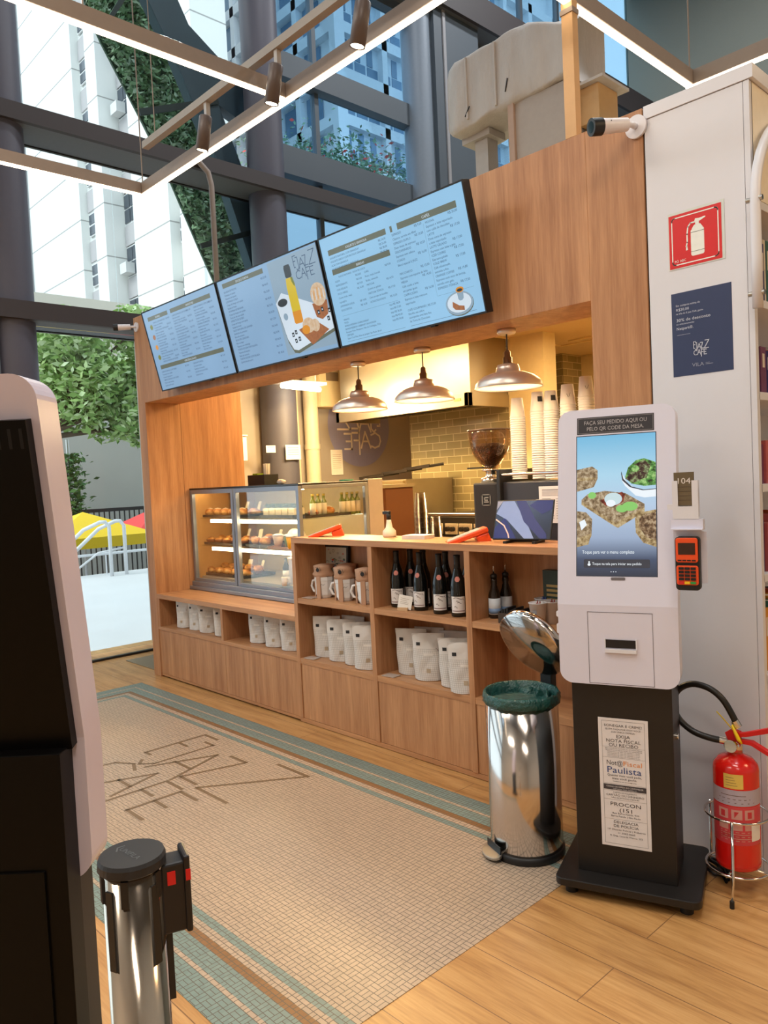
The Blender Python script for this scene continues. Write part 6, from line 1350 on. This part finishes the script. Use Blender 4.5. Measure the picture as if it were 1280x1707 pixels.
# ================================================================ PEDAL BIN
bn_ = thing('pedal_bin', 'tall chrome pedal bin with open round lid and green bag', 'trash can', (-1.852, 2.43, 0), 0)
MB().lathe([(0, .0), (.142, .0), (.148, .004), (.148, .03), (.142, .032)], n=56).build('base', BLACK, bn_)
MB().lathe([(.141, .03), (.1425, .032), (.1425, .62), (.139, .62), (.139, .05), (0, .05)], n=64).build('body', mat('bin_chrome', (214, 206, 200), .13, 1.0, var=.03), bn_)
gbag = NT('bin_bag'); P, x, y, z = gbag.obj(); nz = gbag.noise(P, 22, 4, None, .7); gbag.bsdf(gbag.mix(nz, srgb(10, 48, 48), srgb(44, 100, 94)), .22, spec=.6, bump=nz, bstr=.9, bd=.02)
jt = lambda a_, k: .012*sin(a_*13+k*2)+.01*sin(a_*29+k*3)
MB().lathe([(.1455, .600), (.150, .603), (.152, .618), (.150, .636), (.145, .645), (.138, .640), (.130, .60), (.12, .50), (.10, .42), (0, .40)], n=72, jit=jt).build('bin_bag', gbag.m, bn_)
m_ = MB(); m_.grid(lambda u, v: (.128*cos(.3+2.2*u)*(1-.45*v*(.6+.4*sin(u*19))), .128*sin(.3+2.2*u)*(1-.45*v*(.6+.4*cos(u*23))), .60+.05*sin(u*3.1)*sin(v*2.6)+.018*sin(u*31+v*7)-.05*v), 30, 8); m_.build('bag_gather', gbag.m, bn_)
# pedal towards the room, hinge and lid at the back right
pa = RD(-112)
m_ = MB(); m_.prism([(.058*cos(RD(q_)), .034*sin(RD(q_))) for q_ in range(0, 360, 20)], 0, .012, M=Matrix.Translation((.16*cos(pa), .16*sin(pa), .03)) @ Matrix.Rotation(pa+pi/2, 4, 'Z') @ Matrix.Rotation(-pi/2+.25, 4, 'X')); m_.build('pedal', STEEL, bn_, bevel=.003)
m_ = MB(); m_.box(-.05, .05, -.004, .0, .0, .055, M=Matrix.Translation((.147*cos(pa), .147*sin(pa), .005)) @ Matrix.Rotation(pa+pi/2, 4, 'Z')); m_.build('pedal_recess', BLACK, bn_)
ha = RD(83); hx, hy = .155*cos(ha), .155*sin(ha)
MB().box(-.03, .03, -.012, .02, .56, .72, M=Matrix.Translation((hx, hy, 0)) @ Matrix.Rotation(ha-pi/2, 4, 'Z')).build('hinge', BLACK, bn_, bevel=.004)
# lid: shallow dish tipped open about the hinge
LM = Matrix.Translation((hx+.0, hy, .69)) @ Matrix.Rotation(ha, 4, 'Z') @ Matrix.Rotation(RD(60), 4, 'Y') @ Matrix.Translation((-.150, 0, 0))
MB().lathe([(.151, -.020), (.151, .014), (.146, .024), (.12, .034), (.07, .043), (0, .046), (0, .043), (.07, .040), (.118, .031), (.140, .018), (.146, -.020)], n=56, M=LM).build('lid', mat('lid_chrome', (206, 200, 196), .10, 1.0, var=.02), bn_)
MB().lathe([(.112, .012), (.143, .012), (.143, -.004), (.112, -.004)], n=48, closed=True, M=LM).build('lid_ring', mat('lid_inner_ring', (60, 60, 62), .25, .8), bn_)
# ================================================================ QUEUE POST
qp = thing('queue_post', 'polished steel queue post with black belt head close to the viewer', 'barrier post', (0, 0, 0))
QX, QY = -.98, .428
qp.location = (QX, QY, 0); qp.scale = (1.08, 1.08, 1)
MB().lathe([(0, 0), (.16, 0), (.16, .012), (.05, .03), (.038, .04), (0, .04)], n=48).build('base', CHROME, qp)
MB().lathe([(.036, .03), (.036, 1.0), (.033, 1.0), (.033, .03)], n=56, closed=True).build('pole', mat('pole_steel', (220, 206, 190), .12, 1.0, var=.02), qp)
m_ = MB(); m_.lathe([(0, 1.001), (.037, 1.001), (.0405, 1.004), (.0405, 1.014), (.0385, 1.019), (0, 1.019)], n=36, smooth=False, jit=lambda a_, k: .0 if k != 2 else .02*(sin(a_*9) > .3)); m_.build('cap', mat('cap_black', (34, 34, 37), .5), qp)
for q_ in (-100, -40, -160, 25, 90): 
    a_ = RD(q_); MB().box(-.0045, .0045, -.0385, -.035, .965, 1.0, M=Matrix.Rotation(a_+pi/2, 4, 'Z')).build('cap_clip', BLACK, qp)
for q_ in (-72, -150, 15): MB().box(-.0052, .0052, -.0385, -.0355, .88, .985, M=Matrix.Rotation(RD(q_)+pi/2, 4, 'Z')).build('belt_slot', BLACK, qp)
a = Art(); a.lay = .0003; a.text('UNIFILA', -.021, -.006, .011, 0, 'l', 0, width=.042); a.line([(-.024, .004), (-.026, -.004), (-.018, -.010)], .002, 0, 0); o = a.build('cap_lettering', mat('lettering_grey', (84, 86, 90), .4), qp); o.location = (0, 0, 1.0195); o.rotation_euler = (-pi/2, 0, RD(5))
HA = RD(72)
HM = Matrix.Translation((.034*cos(HA), .034*sin(HA), .0)) @ Matrix.Rotation(HA, 4, 'Z')
m_ = MB(); m_.box(-.004, .028, -.018, .018, .905, 1.0, M=HM); m_.box(.024, .032, -.022, .022, .903, 1.008, M=HM); m_.build('belt_head', mat('head_black', (26, 22, 24), .45), qp, bevel=.003)
m_ = MB(); m_.box(.004, .014, -.0192, -.018, .972, .990, M=HM); m_.box(.026, .032, -.0228, -.022, .975, .990, M=HM); m_.build('red_button', RED, qp)
MB().box(-.002, .008, -.008, .008, .81, .90, M=HM).build('belt_clip', BLACK, qp)
# ================================================================ SECOND KIOSK (close, seen from its side and back)
k2 = thing('order_kiosk', 'close kiosk seen from behind, glossy black back with a white rim', 'kiosk', (-1.560, .690, 0), RD(226.85))
kiosk_head().build('head', mat('kiosk_white_pinkish', (212, 202, 216), .25, var=.01), k2, bevel=.008, seg=3)
BG = mat('back_black_gloss', (8, 7, 7), .35, spec=.15)
m_ = MB(); m_.box(.050, .422, .14, .165, 1.035, 1.66, M=BEND)
for k in range(9): m_.box(.058+k*.020, .064+k*.020, .1645, .1655, 1.61, 1.645, 1, M=BEND)
m_.build('rear_panel', [BG, mat('slot_dark', (3, 3, 3), .8)], k2, bevel=.002)
m_ = MB(); m_.box(.060, .412, .14, .20, .045, 1.02); m_.build('rear_cabinet', BG, k2, bevel=.002)
MB().box(.10, .38, .2002, .206, .12, .80).build('access_panel', mat('panel_black', (9, 8, 8), .4, spec=.15), k2)
m_ = MB(); m_.box(.065, .41, .07, .139, .045, .86); m_.build('pedestal', BLACKM, k2, bevel=.002)
m_ = MB(); m_.box(0, .485, 0, .42, .03, .06); m_.build('base', BLACKM, k2, bevel=.01)
for x, y in ((.05, .05), (.435, .05), (.05, .37), (.435, .37)): MB().rod((x, y, 0), (x, y, .03), .022).build('foot', BLACK, k2)
